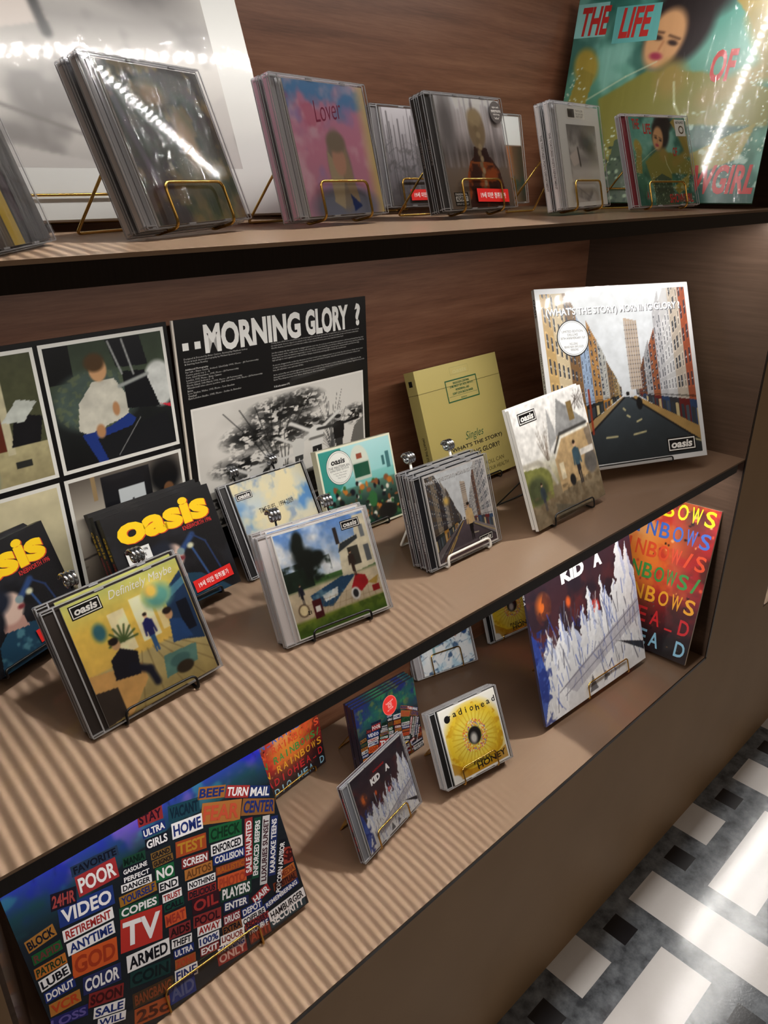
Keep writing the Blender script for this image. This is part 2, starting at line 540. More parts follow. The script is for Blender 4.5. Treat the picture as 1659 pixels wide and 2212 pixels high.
def vnoise(n, cells, seed):
    r = np.random.RandomState(seed)
    g = r.rand(cells + 2, cells + 2)
    t = np.linspace(0, cells, n, endpoint=False)
    i = t.astype(int); f = t - i; f = f * f * (3 - 2 * f)
    a = g[i][:, i]; b = g[i][:, i + 1]; c = g[i + 1][:, i]; d = g[i + 1][:, i + 1]
    fx = f[None, :]; fy = f[:, None]
    return (a * (1 - fx) + b * fx) * (1 - fy) + (c * (1 - fx) + d * fx) * fy
def fbm(n, cells, seed, octv=4):
    o = np.zeros((n, n)); a = 1; tot = 0
    for k in range(octv):
        o += a * vnoise(n, min(cells * 2 ** k, n // 2), seed + k * 17); tot += a; a *= 0.55
    return o / tot
class Art:
    def __init__(s, n=120, seed=1):
        s.n = n; s.seed = seed
        t = np.linspace(0, 1, n)
        s.U, s.V = np.meshgrid(t, t)
        s.c = np.zeros((n, n, 3))
    def fill(s, c):
        s.c[:] = c; return s
    def vgrad(s, stops, mask=None):
        p = [a for a, _ in stops]
        g = np.stack([np.interp(s.V, p, [c[k] for _, c in stops]) for k in range(3)], -1)
        return s.mix(g, 1 if mask is None else mask)
    def mix(s, col, mask):
        m = np.asarray(mask, float)
        if m.ndim == 2:
            m = m[..., None]
        s.c = s.c * (1 - m) + np.asarray(col, float) * m
        return s
    def ell(s, cx, cy, rx, ry, col, rot=0, soft=0.12, a=1.0):
        x = s.U - cx; y = s.V - cy
        ca, sa = math.cos(rot), math.sin(rot)
        d = np.sqrt(((x * ca + y * sa) / rx) ** 2 + ((-x * sa + y * ca) / ry) ** 2)
        return s.mix(col, a * np.clip((1 + soft - d) / (2 * soft), 0, 1))
    def inside(s, pts):
        m = np.zeros(s.U.shape, bool)
        n = len(pts)
        for i in range(n):
            x0, y0 = pts[i]; x1, y1 = pts[i - 1]
            if y0 == y1:
                continue
            c = ((y0 > s.V) != (y1 > s.V)) & (s.U < (x1 - x0) * (s.V - y0) / (y1 - y0) + x0)
            m ^= c
        return m
    def poly(s, pts, col, a=1.0):
        return s.mix(col, s.inside(pts) * a)
    def box(s, u0, v0, u1, v1, col, a=1.0):
        return s.mix(col, ((s.U >= u0) & (s.U <= u1) & (s.V >= v0) & (s.V <= v1)) * a)
    def line(s, pts, w, col, a=1.0):
        for (x0, y0), (x1, y1) in zip(pts[:-1], pts[1:]):
            dx, dy = x1 - x0, y1 - y0
            L2 = dx * dx + dy * dy + 1e-9
            t = np.clip(((s.U - x0) * dx + (s.V - y0) * dy) / L2, 0, 1)
            d = np.hypot(s.U - x0 - t * dx, s.V - y0 - t * dy)
            s.mix(col, a * np.clip(1.5 - d / w, 0, 1))
        return s
    def noise(s, cells, amp, seed=0):
        f = fbm(s.n, cells, s.seed + seed) - 0.5
        s.c = s.c * (1 + 2 * amp * f[..., None]); return s
    def cloud(s, col, cells, lo, hi, seed=0, mask=1.0):
        f = np.clip((fbm(s.n, cells, s.seed + seed) - lo) / (hi - lo), 0, 1)
        return s.mix(col, f * mask)
    def specks(s, k, cols, rmin, rmax, u0=0, v0=0, u1=1, v1=1, seed=0, a=1.0):
        r = np.random.RandomState(s.seed + seed + 5)
        for i in range(k):
            s.ell(u0 + r.rand() * (u1 - u0), v0 + r.rand() * (v1 - v0), rmin + r.rand() * (rmax - rmin), rmin + r.rand() * (rmax - rmin), cols[r.randint(len(cols))], soft=0.3, a=a)
        return s
    def soft(s, k=1):
        for _ in range(k):
            p = np.pad(s.c, ((1, 1), (1, 1), (0, 0)), 'edge')
            s.c = (p[:-2, 1:-1] + p[2:, 1:-1] + p[1:-1, :-2] + p[1:-1, 2:] + 4 * p[1:-1, 1:-1]) / 8
        return s
    def figure(s, x, y, k, coat, legs, skin=(205, 165, 135), hair=(40, 30, 25), arms=None):
        """a plain standing figure, feet at x,y"""
        s.poly([(x - .05 * k, y), (x - .012 * k, y), (x, y + .36 * k), (x + .012 * k, y), (x + .05 * k, y), (x + .07 * k, y + .45 * k), (x - .07 * k, y + .45 * k)], legs)
        s.poly([(x - .08 * k, y + .42 * k), (x + .08 * k, y + .42 * k), (x + .105 * k, y + .78 * k), (x + .03 * k, y + .84 * k), (x - .03 * k, y + .84 * k), (x - .105 * k, y + .78 * k)], coat)
        for sx in (-1, 1):
            if arms:
                s.line([(x + sx * .09 * k, y + .76 * k), (x + sx * .34 * k, y + (1.0 if arms == 'up' else .78) * k)], .03 * k, coat)
            else:
                s.line([(x + sx * .10 * k, y + .76 * k), (x + sx * .13 * k, y + .46 * k)], .026 * k, coat)
        s.ell(x, y + .91 * k, .05 * k, .065 * k, skin); s.ell(x, y + .945 * k, .054 * k, .045 * k, hair)
        return s
    def out(s):
        return np.clip(s.c, 0, 255)
# ------------------------------------------------------------------ plain pictures for the printed fronts
def art_room():
    a = Art(150, 3).vgrad([(0, (150, 132, 84)), (.4, (176, 160, 112)), (.42, (214, 178, 88)), (.75, (214, 182, 84)), (1, (176, 178, 100))])
    a.box(.30, .46, .44, .80, (226, 214, 172)); a.box(.5, .48, .66, .84, (232, 222, 184)); a.box(.69, .5, .75, .78, (226, 206, 150))
    a.poly([(.78, .36), (1, .28), (1, .9), (.78, .76)], (30, 52, 84)); a.poly([(.8, .7), (1, .78), (1, .84), (.78, .76)], (70, 116, 140)); a.box(.86, .4, .96, .66, (14, 20, 34))
    for k in range(9):
        a.line([(.5 + (k - 4) * .05, .42), (.5 + (k - 4) * .19, 0)], .004, (112, 94, 60), .7)
    a.ell(.73, .80, .13, .12, (206, 192, 104)); a.ell(.74, .77, .12, .095, (92, 150, 140), soft=.4); a.ell(.70, .83, .05, .05, (224, 178, 82), soft=.5)
    a.ell(.2, .70, .07, .095, (196, 176, 84)); a.ell(.2, .70, .05, .07, (50, 96, 108), soft=.3)
    for k in range(9):
        t = k / 8 * PI
        a.line([(.35, .56), (.35 + .12 * math.cos(t), .56 + .13 * math.sin(t))], .008, (70, 90, 50))
    a.poly([(0, .06), (.2, .0), (.42, .2), (.42, .34), (.0, .42)], (196, 152, 92)); a.poly([(.0, .0), (.17, .02), (.17, .25), (0, .28)], (52, 44, 40))
    a.poly([(.18, .3), (.38, .26), (.42, .44), (.3, .52), (.2, .46)], (24, 24, 34)); a.line([(.34, .34), (.46, .26), (.48, .14)], .03, (24, 26, 40)); a.ell(.28, .56, .035, .045, (190, 150, 110)); a.ell(.27, .59, .04, .03, (30, 24, 24))
    a.figure(.58, .36, .34, (34, 36, 92), (50, 86, 130)); a.poly([(.72, .36), (.9, .34), (.86, .52), (.76, .56)], (36, 66, 112)); a.ell(.77, .60, .035, .045, (196, 150, 110)); a.ell(.765, .63, .04, .028, (40, 30, 28))
    a.poly([(.56, .12), (.86, .14), (.9, .28), (.6, .30)], (84, 120, 112)); a.ell(.72, .21, .09, .05, (64, 96, 94)); a.ell(.74, .14, .08, .05, (48, 40, 30))
    a.c = a.c * 1.14
    return a.noise(10, .12).soft().out()
def art_garden():
    a = Art(150, 8).vgrad([(0, (60, 92, 30)), (.14, (112, 128, 44)), (.17, (196, 178, 150)), (.42, (206, 190, 162)), (.46, (60, 96, 50)), (.5, (76, 118, 60)), (.52, (196, 214, 232)), (1, (96, 140, 206))])
    a.cloud((232, 236, 242), 4, .5, .7, 2, (a.V > .5) * 1.0)
    a.box(0, .44, .3, .62, (26, 44, 34)); a.cloud((20, 34, 26), 9, .35, .55, 4, ((a.V > .46) & (a.V < .68) & (a.U < .52)) * 1.0)
    for k, (x, y, rx, ry) in enumerate([(.27, .72, .12, .08), (.22, .82, .07, .1), (.31, .66, .14, .06), (.24, .9, .05, .07), (.4, .7, .07, .05), (.28, .6, .05, .12)]):
        a.ell(x, y, rx, ry, (18, 26, 24), soft=.3)
    a.poly([(.6, .42), (1, .46), (1, .96), (.86, .96), (.84, .78), (.64, .74)], (222, 212, 186)); a.poly([(.62, .66), (.86, .74), (.86, .78), (.66, .74)], (50, 56, 60)); a.box(.62, .74, .66, .9, (52, 44, 44)); a.box(.72, .5, .84, .68, (60, 58, 52)); a.box(.9, .5, .96, .66, (96, 100, 104)); a.box(.9, .74, .95, .86, (120, 124, 128))
    a.poly([(.22, .36), (.58, .44), (.74, .42), (.42, .2), (.26, .24)], (36, 70, 102)); a.poly([(.34, .33), (.52, .36), (.5, .28), (.36, .26)], (226, 230, 228)); a.cloud((120, 160, 176), 12, .55, .7, 6, a.inside([(.22, .36), (.58, .44), (.74, .42), (.42, .2), (.26, .24)]) * .7)
    for k in range(12):
        a.line([(.2 + k * .07, .16), (.3 + k * .06, .3)], .003, (150, 124, 92), .6)
    a.line([(.1, .22), (1, .2)], .003, (150, 124, 92), .6); a.line([(.1, .28), (1, .3)], .003, (150, 124, 92), .5)
    a.poly([(.66, .3), (.74, .42), (.84, .38), (.86, .3), (.76, .24)], (160, 26, 34)); a.ell(.69, .24, .05, .06, (224, 222, 218)); a.ell(.69, .24, .03, .04, (40, 40, 44)); a.box(.88, .2, .96, .26, (140, 24, 30)); a.poly([(.84, .3), (.98, .34), (.94, .26)], (170, 140, 70))
    a.figure(.74, .40, .26, (54, 40, 36), (60, 44, 38)); a.figure(.14, .30, .2, (28, 30, 44), (30, 30, 40)); a.ell(.12, .25, .055, .06, (60, 40, 30)); a.ell(.12, .25, .045, .05, (222, 204, 160)); a.box(.22, .14, .31, .31, (70, 16, 24)); a.box(.24, .2, .29, .25, (226, 222, 216))
    a.cloud((60, 84, 26), 14, .4, .6, 9, (a.V < .15) * .7)
    return a.noise(16, .14).soft().out()
def art_street(n, seed, figures, warm):
    a = Art(n, seed).fill((224, 228, 233))
    r = np.random.RandomState(seed)
    vx, vy = .5, .40
    wl = [(92, 80, 70), (150, 136, 118), (66, 58, 58), (176, 168, 160), (110, 96, 84), (84, 76, 74)] if figures else [(206, 178, 128), (222, 206, 176), (150, 118, 82), (176, 196, 222), (206, 162, 104), (214, 214, 210), (170, 140, 104)]
    wr = [(214, 210, 210), (190, 186, 188), (206, 202, 200), (126, 92, 76), (220, 216, 214)] if figures else [(176, 104, 76), (206, 196, 184), (222, 222, 224), (214, 214, 218), (184, 120, 84), (206, 206, 210), (160, 110, 80)]
    f = lambda t: 1 - (1 - t) ** 1.9
    def side(sgn, cols, k, m):
        t0, t1 = k / m, (k + 1) / m
        d0, d1 = f(t0), f(t1)
        X = lambda d: (d * (vx - .025) if sgn < 0 else 1 - d * (1 - vx - .07))
        top = 1.5 - r.rand() * .25
        Y = lambda d, v: vy + (v - vy) * (1 - d * .97)           # perspective towards the vanishing point
        q = lambda a0, a1, v0, v1: [(X(d0 + (d1 - d0) * a0), Y(d0 + (d1 - d0) * a0, v0)), (X(d0 + (d1 - d0) * a1), Y(d0 + (d1 - d0) * a1, v0)), (X(d0 + (d1 - d0) * a1), Y(d0 + (d1 - d0) * a1, v1)), (X(d0 + (d1 - d0) * a0), Y(d0 + (d1 - d0) * a0, v1))]
        c = np.array(cols[k % len(cols)], float) * (1 - .03 * k)
        a.poly(q(0, 1, .12, top), c)
        a.poly(q(0, 1, .12, .32), np.array([(40, 38, 44), (60, 84, 120), (52, 60, 56), (120, 44, 44), (186, 136, 60), (70, 70, 76)][(k * 2 + (sgn > 0)) % 6]) if not (k == 0 and sgn < 0 and not figures) else (200, 146, 62))
        a.poly(q(.1, .42, .14, .27), (206, 190, 150) if k % 2 == 0 else (90, 100, 110)); a.poly(q(.56, .9, .14, .27), (70, 76, 84))
        a.poly(q(0, 1, .335, .35), c * .7)
        for j in range(7):
            for i in range(2 if k > 3 else 3):
                w = 1 / (2 if k > 3 else 3); y = .41 + j * .15
                if y + .09 < top - .03:
                    a.poly(q(i * w + w * .22, i * w + w * .78, y - .008, y + .098), c * 1.12); a.poly(q(i * w + w * .3, i * w + w * .7, y, y + .09), (70, 78, 92)); a.poly(q(i * w + w * .3, i * w + w * .7, y + .04, y + .048), (200, 204, 208))
    for k in range(9, -1, -1):
        side(-1, wl, k, 10); side(1, wr, k, 10)
    a.poly([(.535, .42), (.62, .42), (.62, .80), (.535, .82)], (196, 180, 164))
    for j in range(15):
        a.line([(.537, .44 + j * .024), (.618, .44 + j * .024)], .0022, (120, 112, 112)); 
    for j in range(5):
        a.line([(.545 + j * .016, .42), (.545 + j * .016, .8)], .002, (206, 200, 196))
    side(1, wr, 1, 7) if False else None
    for k in range(6, -1, -1):
        side(1, wr, k, 10)
    a.poly([(0, .03), (0, .13), (.475, .385), (.49, .38)], (112, 104, 108) if figures else (176, 152, 112)); a.poly([(1, .08), (1, .16), (.56, .385), (.53, .375)], (140, 132, 136) if figures else (186, 156, 104))
    road = (84, 74, 82) if figures else (66, 74, 80)
    a.poly([(0, 0), (1, 0), (1, .08), (.53, .38), (.49, .385), (0, .03)], road); a.vgrad([(0, np.array(road) * .75), (.38, np.array(road) * 1.35)], a.inside([(0, 0), (1, 0), (1, .08), (.53, .38), (.49, .385), (0, .03)]) * .6)
    a.line([(1, .07), (.535, .375)], .005, (40, 40, 44)); a.line([(0, .025), (.485, .38)], .005, (40, 40, 44))
    if figures:
        a.poly([(.06, 0), (.08, 0), (.49, .375), (.485, .375)], (206, 172, 92)); a.poly([(.11, 0), (.13, 0), (.495, .375), (.49, .375)], (206, 172, 92)); a.line([(1, .12), (.66, .3)], .004, (206, 180, 110)); a.line([(.62, .2), (.7, .19)], .005, (206, 196, 170))
    else:
        for p0, p1 in (((.52, .17), (.60, .18)), ((.34, .17), (.41, .17)), ((.10, .06), (.17, .06)), ((.49, .28), (.505, .27)), ((.88, .12), (1, .08)), ((.55, .24), (.58, .25)), ((.47, .32), (.48, .31))):
            a.line([p0, p1], .005, (206, 198, 160))
        a.line([(.26, .2), (.26, .44)], .006, (170, 70, 40)); a.ell(.58, .34, .02, .035, (24, 24, 30))
    a.ell(.535, .40, .016, .014, (226, 226, 226)); a.ell(.51, .40, .012, .012, (40, 40, 44))
    if figures:
        a.figure(.60, .13, .44, (222, 190, 140), (26, 22, 26)); a.ell(.28, .66, .04, .04, (240, 200, 110), soft=.6)
        a.ell(.5, .0, .5, .10, (96, 72, 76), soft=.3, a=.7)
    if not figures:
        a.c = 255 * (a.c / 255) ** 1.25 * .90
    return a.noise(26, .07).out()
def art_sky():
    a = Art(100, 12).vgrad([(0, (214, 206, 178)), (.35, (220, 210, 180)), (.7, (196, 206, 208)), (1, (214, 206, 178))])
    a.cloud((92, 144, 198), 3, .52, .7, 3); a.cloud((226, 214, 176), 4, .5, .68, 8); a.cloud((150, 166, 184), 6, .58, .72, 11)
    a.ell(.86, .1, .12, .05, (60, 56, 50)); a.ell(.45, .03, .05, .03, (60, 60, 60))
    return a.out()
def art_class():
    a = Art(130, 21).vgrad([(0, (30, 74, 52)), (.25, (30, 50, 44)), (.5, (86, 128, 112)), (.52, (120, 190, 184)), (.62, (134, 200, 196)), (.64, (160, 214, 214)), (1, (178, 222, 224))])
    a.poly([(0, .3), (.3, .62), (.3, 1), (0, 1)], (60, 150, 140)); a.ell(.53, .78, .13, .2, (214, 220, 206), soft=.05); a.box(.42, .56, .66, .78, (196, 204, 190)); a.box(.43, .6, .65, .76, (28, 84, 62)); a.box(.49, .82, .57, .88, (150, 76, 56))
    a.box(.84, .66, .88, .78, (60, 110, 112)); a.box(.9, .62, .96, .82, (70, 120, 124))
    a.specks(120, [(28, 28, 30), (24, 26, 34), (196, 118, 48), (226, 220, 206), (56, 110, 60), (88, 76, 50), (140, 84, 50)], .012, .04, 0, .04, 1, .54)
    a.ell(.8, .1, .14, .1, (30, 30, 30)); a.ell(.62, .3, .06, .1, (50, 110, 60)); a.ell(.1, .1, .12, .12, (190, 120, 60)); a.ell(.4, .2, .1, .08, (226, 224, 214))
    return a.soft().out()
def art_station():
    a = Art(130, 31).vgrad([(0, (112, 98, 78)), (.28, (134, 120, 96)), (.3, (150, 140, 100)), (.5, (206, 202, 186)), (.56, (226, 224, 220)), (1, (226, 224, 222))])
    a.poly([(0, .2), (.3, .2), (.34, .46), (0, .5)], (120, 122, 66)); a.line([(0, .53), (.2, .52), (.32, .44), (.38, .3)], .018, (176, 170, 156)); a.ell(.12, .3, .13, .12, (72, 78, 52), soft=.2)
    a.poly([(.42, .2), (.96, .26), (1, .66), (.52, .66), (.42, .5)], (178, 150, 110)); a.poly([(.96, .26), (1, .27), (1, .66), (.9, .62)], (126, 112, 96)); a.poly([(.5, .66), (.62, .96), (.96, .7), (.94, .64)], (140, 140, 140)); a.poly([(.38, .56), (.46, .92), (.52, .66)], (164, 164, 164)); a.box(.74, .74, .82, .9, (120, 98, 60)); a.line([(.44, .54), (.56, .67), (.96, .68)], .012, (60, 58, 56)); a.line([(.43, .5), (.56, .64), (.96, .65)], .012, (222, 218, 206))
    a.cloud((96, 80, 60), 24, .45, .6, 3, ((a.V < .26) * .6)); a.poly([(.3, .14), (.66, .02), (1, .0), (.3, 0)], (92, 84, 70)); a.box(.46, .3, .52, .44, (210, 196, 166))
    for k in range(26):
        r = np.random.RandomState(k); a.line([(.86 + r.rand() * .14, .98 - r.rand() * .1), (.8 + r.rand() * .2, .8 + r.rand() * .15)], .003, (60, 52, 48), .7); a.line([(.32 + r.rand() * .03, .5), (.24 + r.rand() * .2, .6 + r.rand() * .22)], .0025, (110, 96, 84), .5)
    a.figure(.72, .2, .38, (54, 76, 88), (34, 34, 40)); a.figure(.17, .12, .24, (50, 60, 66), (60, 60, 70)); a.ell(.9, .34, .09, .1, (96, 92, 88)); a.box(.78, .42, .98, .48, (214, 208, 200)); a.ell(.6, .26, .04, .05, (30, 30, 32))
    return a.noise(22, .2).soft().out()
def art_peaks(n=140, seed=41):
    a = Art(n, seed).vgrad([(0, (140, 138, 146)), (.3, (120, 110, 120)), (.5, (66, 36, 42)), (.75, (50, 32, 40)), (1, (44, 36, 46))])
    a.cloud((84, 36, 38), 5, .48, .7, 2, (a.V > .4) * .7); a.cloud((34, 28, 38), 7, .5, .66, 9, (a.V > .4) * .8)
    a.ell(.13, .67, .05, .06, (190, 92, 36), soft=.5); a.cloud((70, 36, 34), 26, .48, .56, 5, (np.hypot((a.U - .13) / .06, (a.V - .66) / .08) < 1.2) * .8); a.ell(.345, .62, .02, .03, (196, 84, 40), soft=.4); a.ell(.57, .5, .05, .05, (180, 46, 36), soft=.2)
    r = np.random.RandomState(seed)
    wob = (fbm(n, 22, seed + 3) - .5) * .05; U0 = a.U; a.U = U0 + wob
    for x, w, h in [(.04, .16, .40), (.14, .2, .50), (.26, .16, .56), (.36, .16, .50), (.46, .12, .56), (.53, .09, .66), (.60, .12, .54), (.70, .14, .60), (.66, .07, .68), (.78, .12, .62), (.87, .17, .86), (.95, .14, .80)]:
        c = 196 + r.rand() * 22
        a.poly([(x - w, 0), (x - w * .5, h * .62), (x - w * .2, h * .9), (x, h), (x + w * .16, h * .85), (x + w * .5, h * .6), (x + w, 0)], (c, c + 1, c + 5))
        a.poly([(x, h), (x + w * .16, h * .85), (x + w * .5, h * .5), (x + w * .4, h * .1), (x + w * .1, h * .5)], (140, 152, 192), .55)
    a.U = U0
    for k in range(190):
        x, y = r.rand(), r.rand() * .52; l = .03 + r.rand() * .11; s = (r.rand() - .5) * .07
        a.line([(x, y), (x + s, y + l)], .0018 + r.rand() * .003, [(44, 66, 150), (226, 228, 232), (104, 108, 130), (74, 92, 160), (214, 214, 216), (60, 60, 76)][k % 6], .7)
    a.poly([(.2, .16), (1, .42), (1, .3), (.3, .08)], (132, 128, 142), .45); a.line([(.16, .14), (1, .40)], .004, (96, 94, 108), .7); a.line([(.2, .10), (1, .33)], .003, (96, 94, 108), .7)
    a.poly([(0, 0), (.09, .22), (.04, .5), (0, .55)], (36, 62, 144), .85); a.poly([(.7, .24), (1, .12), (1, .06), (.78, .2)], (40, 38, 46)); a.cloud((30, 44, 110), 20, .5, .6, 12, (a.U < .12) * (a.V < .55) * .8)
    a.poly([(.42, .02), (.46, .12), (.50, .02)], (44, 44, 50), .7); a.poly([(.56, .03), (.58, .10), (.63, .05)], (44, 44, 50), .6)
    return a.noise(40, .06).out()
def art_nebula(n=130, seed=51):
    a = Art(n, seed).fill((34, 22, 30))
    a.cloud((120, 30, 44), 5, .4, .62, 1); a.ell(.5, .62, .42, .4, (206, 70, 40), soft=.5, a=.9); a.ell(.52, .66, .24, .3, (236, 150, 56), soft=.6, a=.9); a.ell(.4, .82, .2, .12, (240, 190, 150), soft=.7, a=.8); a.cloud((190, 40, 44), 8, .5, .66, 4, .7)
    a.specks(160, [(220, 90, 60), (240, 170, 110), (30, 16, 24), (180, 40, 60)], .003, .012, seed=3)
    a.vgrad([(0, (30, 28, 32)), (1, (30, 28, 32))], np.clip(1.25 - a.V * 2.9, 0, 1) * .95); a.cloud((240, 120, 50), 7, .5, .64, 21, (a.V > .4) * .5); a.specks(40, [(90, 86, 80), (120, 90, 60)], .002, .006, 0, 0, 1, .35, seed=9)
    return a.out()
def art_words_bg(n=150, seed=61, green=False):
    t = [(0, (24, 26, 36)), (.55, (26, 34, 44)), (.66, (30, 66, 78)), (.78, (40, 96, 92) if green else (52, 62, 206)), (1, (30, 70, 80) if green else (86, 66, 236))]
    a = Art(n, seed).vgrad(t)
    a.cloud((34, 30, 190) if not green else (36, 44, 110), 6, .46, .6, 2, np.clip((a.V - .6) * 6, 0, 1) * .9); a.cloud((176, 110, 220) if not green else (60, 140, 80), 9, .54, .68, 5, np.clip((a.V - .62) * 6, 0, 1) * .7); a.cloud((60, 150, 150) if not green else (110, 120, 60), 14, .56, .68, 7, np.clip((a.V - .55) * 5, 0, 1) * .6)
    r = np.random.RandomState(4)
    for k in range(40):
        x, y = r.rand(), .7 + r.rand() * .25
        a.line([(x, y), (x + (r.rand() - .5) * .05, y + .06)], .0025, (20, 24, 60), .5)
    a.mix((24, 30, 36), (a.V < .50 + .14 * np.sin(a.U * 2.6)) * .85)
    return a.soft().out()
def art_flower():
    a = Art(150, 71).fill((228, 226, 218))
    a.ell(.5, .46, .5, .5, (226, 190, 40), soft=.14); a.cloud((196, 144, 20), 14, .45, .6, 2, (np.hypot(a.U - .5, a.V - .46) < .49) * .8); a.ell(.5, .5, .36, .36, (232, 214, 90), soft=.3)
    for k in range(30):
        t = k / 30 * 2 * PI
        a.line([(.5 + .2 * math.cos(t), .48 + .2 * math.sin(t)), (.5 + .38 * math.cos(t), .48 + .38 * math.sin(t))], .008, (206, 170, 40), .7)
    a.poly([(0, .3), (0, 0), (1, 0), (1, .2), (.7, .1), (.3, .1)], (176, 120, 20), .7); a.ell(.02, .02, .12, .1, (226, 224, 220), soft=.1)
    r = np.random.RandomState(6)
    for k in range(260):
        t = r.rand() * 2 * PI; q = .13 + r.rand() * .09
        a.ell(.5 + q * math.cos(t), .5 + q * math.sin(t), .009, .009, [(226, 90, 60), (240, 226, 190), (206, 60, 90), (226, 196, 60), (110, 130, 190), (240, 150, 60)][k % 6])
    a.ell(.5, .5, .115, .12, (28, 26, 28), soft=.1); a.ell(.48, .47, .055, .07, (196, 192, 188), soft=.4)
    return a.out()
def art_ice():
    a = Art(120, 81).fill((222, 226, 230)); a.cloud((150, 190, 214), 5, .5, .7, 2, .7); a.cloud((40, 70, 110), 9, .62, .72, 6, .8)
    r = np.random.RandomState(5)
    for k in range(60):
        x, y = r.rand(), r.rand() * .55
        a.line([(x, y), (x + .18 * (r.rand() - .3), y + .12 * r.rand())], .004, [(240, 242, 244), (70, 120, 160), (40, 50, 80)][k % 3], .7)
    a.ell(.66, .84, .05, .08, (60, 60, 66)); a.ell(.9, .56, .06, .08, (40, 70, 120)); a.line([(.72, .5), (.76, .62)], .014, (190, 110, 80)); a.line([(.26, .3), (.27, .6)], .02, (120, 160, 170)); a.line([(.18, .42), (.36, .42)], .014, (120, 160, 170))
    return a.soft().out()
def art_dark_dance():
    a = Art(110, 91).vgrad([(0, (150, 138, 96)), (.25, (112, 104, 70)), (.5, (64, 58, 44)), (1, (52, 46, 42))]); a.cloud((40, 66, 48), 4, .46, .64, 1, .7); a.cloud((92, 60, 84), 4, .5, .66, 6, .5); a.cloud((150, 124, 66), 6, .58, .7, 9, .7); a.ell(.62, .5, .09, .2, (176, 136, 84), rot=.3, soft=.4); a.ell(.66, .3, .2, .12, (150, 138, 96), soft=.5, a=.7); a.ell(.4, .82, .14, .08, (150, 116, 70), soft=.5)
    a.line([(.0, .9), (.16, .2)], .03, (170, 150, 190), .5)
    return a.out()
def art_pastel():
    a = Art(130, 101).vgrad([(0, (196, 150, 176)), (.5, (222, 150, 180)), (1, (214, 150, 186))]); a.cloud((96, 150, 206), 3, .5, .62, 4, np.clip((a.V - .55) * 3, 0, 1)); a.cloud((236, 196, 214), 4, .5, .7, 7, .8); a.cloud((170, 150, 206), 4, .55, .7, 11, .7)
    a.vgrad([(0, (226, 206, 130)), (1, (226, 206, 150))], np.clip((a.U - .84) * 7, 0, 1) * .9); a.cloud((206, 96, 130), 4, .56, .7, 21, (a.U < .4) * .6)
    a.ell(.5, .06, .42, .16, (128, 134, 156), soft=.2); a.ell(.5, .34, .15, .31, (150, 140, 128), soft=.12); a.poly([(.36, .5), (.34, .1), (.46, .04), (.52, .3)], (186, 172, 146)); a.poly([(.6, .55), (.68, .1), (.6, .02), (.52, .3)], (170, 152, 128)); a.ell(.5, .42, .085, .12, (206, 160, 140), soft=.15); a.ell(.5, .56, .12, .08, (146, 132, 116), soft=.2); a.poly([(.56, .16), (.7, .06), (.58, .02)], (40, 60, 120))
    return a.soft().out()
def art_forest(seed=111, tone=1.0):
    a = Art(120, seed).vgrad([(0, (96, 92, 94)), (.25, (122, 116, 122)), (1, (206, 202, 208))]); r = np.random.RandomState(seed)
    for k in range(34):
        x = r.rand(); w = .003 + .008 * r.rand(); c = 70 + r.rand() * 80
        a.line([(x, .1 + r.rand() * .1), (x + (r.rand() - .5) * .03, .7 + r.rand() * .35)], w, (c, c * .96, c), .8)
        for j in range(5):
            y = .2 + r.rand() * .5; a.line([(x, y + .02), (x + (r.rand() - .5) * .2, y - .03)], .005, (c, c, c + 4), .5)
    a.cloud((90, 86, 88), 16, .5, .62, 3, (a.V < .6) * .6)
    return a.out()
def art_back_view():
    a = Art(130, 121).vgrad([(0, (96, 84, 74)), (.35, (120, 106, 96)), (.5, (84, 76, 74)), (.7, (196, 190, 194)), (1, (226, 228, 234))]); r = np.random.RandomState(3)
    for k in range(40):
        x = r.rand(); c = 84 + r.rand() * 130; a.line([(x, .38), (x + (r.rand() - .5) * .03, .85 + r.rand() * .2)], .006 + r.rand() * .012, (c, c * .95, c * .97), .45)
    a.ell(.12, .75, .12, .3, (110, 106, 108), soft=.6); a.soft(4)
    a.poly([(.28, 0), (.31, .3), (.38, .42), (.5, .5), (.72, .47), (.84, .34), (.92, 0)], (62, 34, 28)); a.cloud((168, 84, 40), 7, .52, .64, 5, a.inside([(.28, 0), (.31, .3), (.38, .42), (.5, .5), (.72, .47), (.84, .34), (.92, 0)]) * .8)
    a.line([(.4, .42), (.74, .4)], .012, (140, 76, 40)); a.poly([(.44, .42), (.48, .56), (.68, .55), (.72, .42)], (52, 30, 28))
    a.ell(.57, .72, .13, .18, (134, 116, 92), soft=.1); a.ell(.56, .83, .11, .08, (160, 142, 112), soft=.3)
    for k in range(12):
        a.ell(.57 + .012 * (-1) ** k, .78 - k * .055, .034 - k * .001, .032, (156 - 30 * (k % 2), 138 - 28 * (k % 2), 110 - 24 * (k % 2)), soft=.3)
    a.c = a.c * 1.18
    return a.out()
def art_sheets(n=120, seed=131):
    a = Art(n, seed).vgrad([(0, (176, 172, 170)), (.4, (206, 202, 198)), (.55, (150, 146, 144)), (.7, (196, 192, 188)), (1, (120, 118, 116))]); a.cloud((112, 108, 108), 4, .5, .66, 2, .7); a.poly([(.0, .6), (.3, .7), (.36, .52), (.1, .46)], (206, 196, 190)); a.line([(.3, .7), (.34, .48)], .018, (40, 38, 38)); a.poly([(.0, .1), (.5, .0), (1, .3), (1, 0), (0, 0)], (190, 186, 184)); a.ell(.66, .75, .25, .12, (96, 92, 92), rot=-.3, soft=.5); a.line([(.1, .22), (.6, .04)], .006, (120, 116, 114))
    return a.soft(2).out()
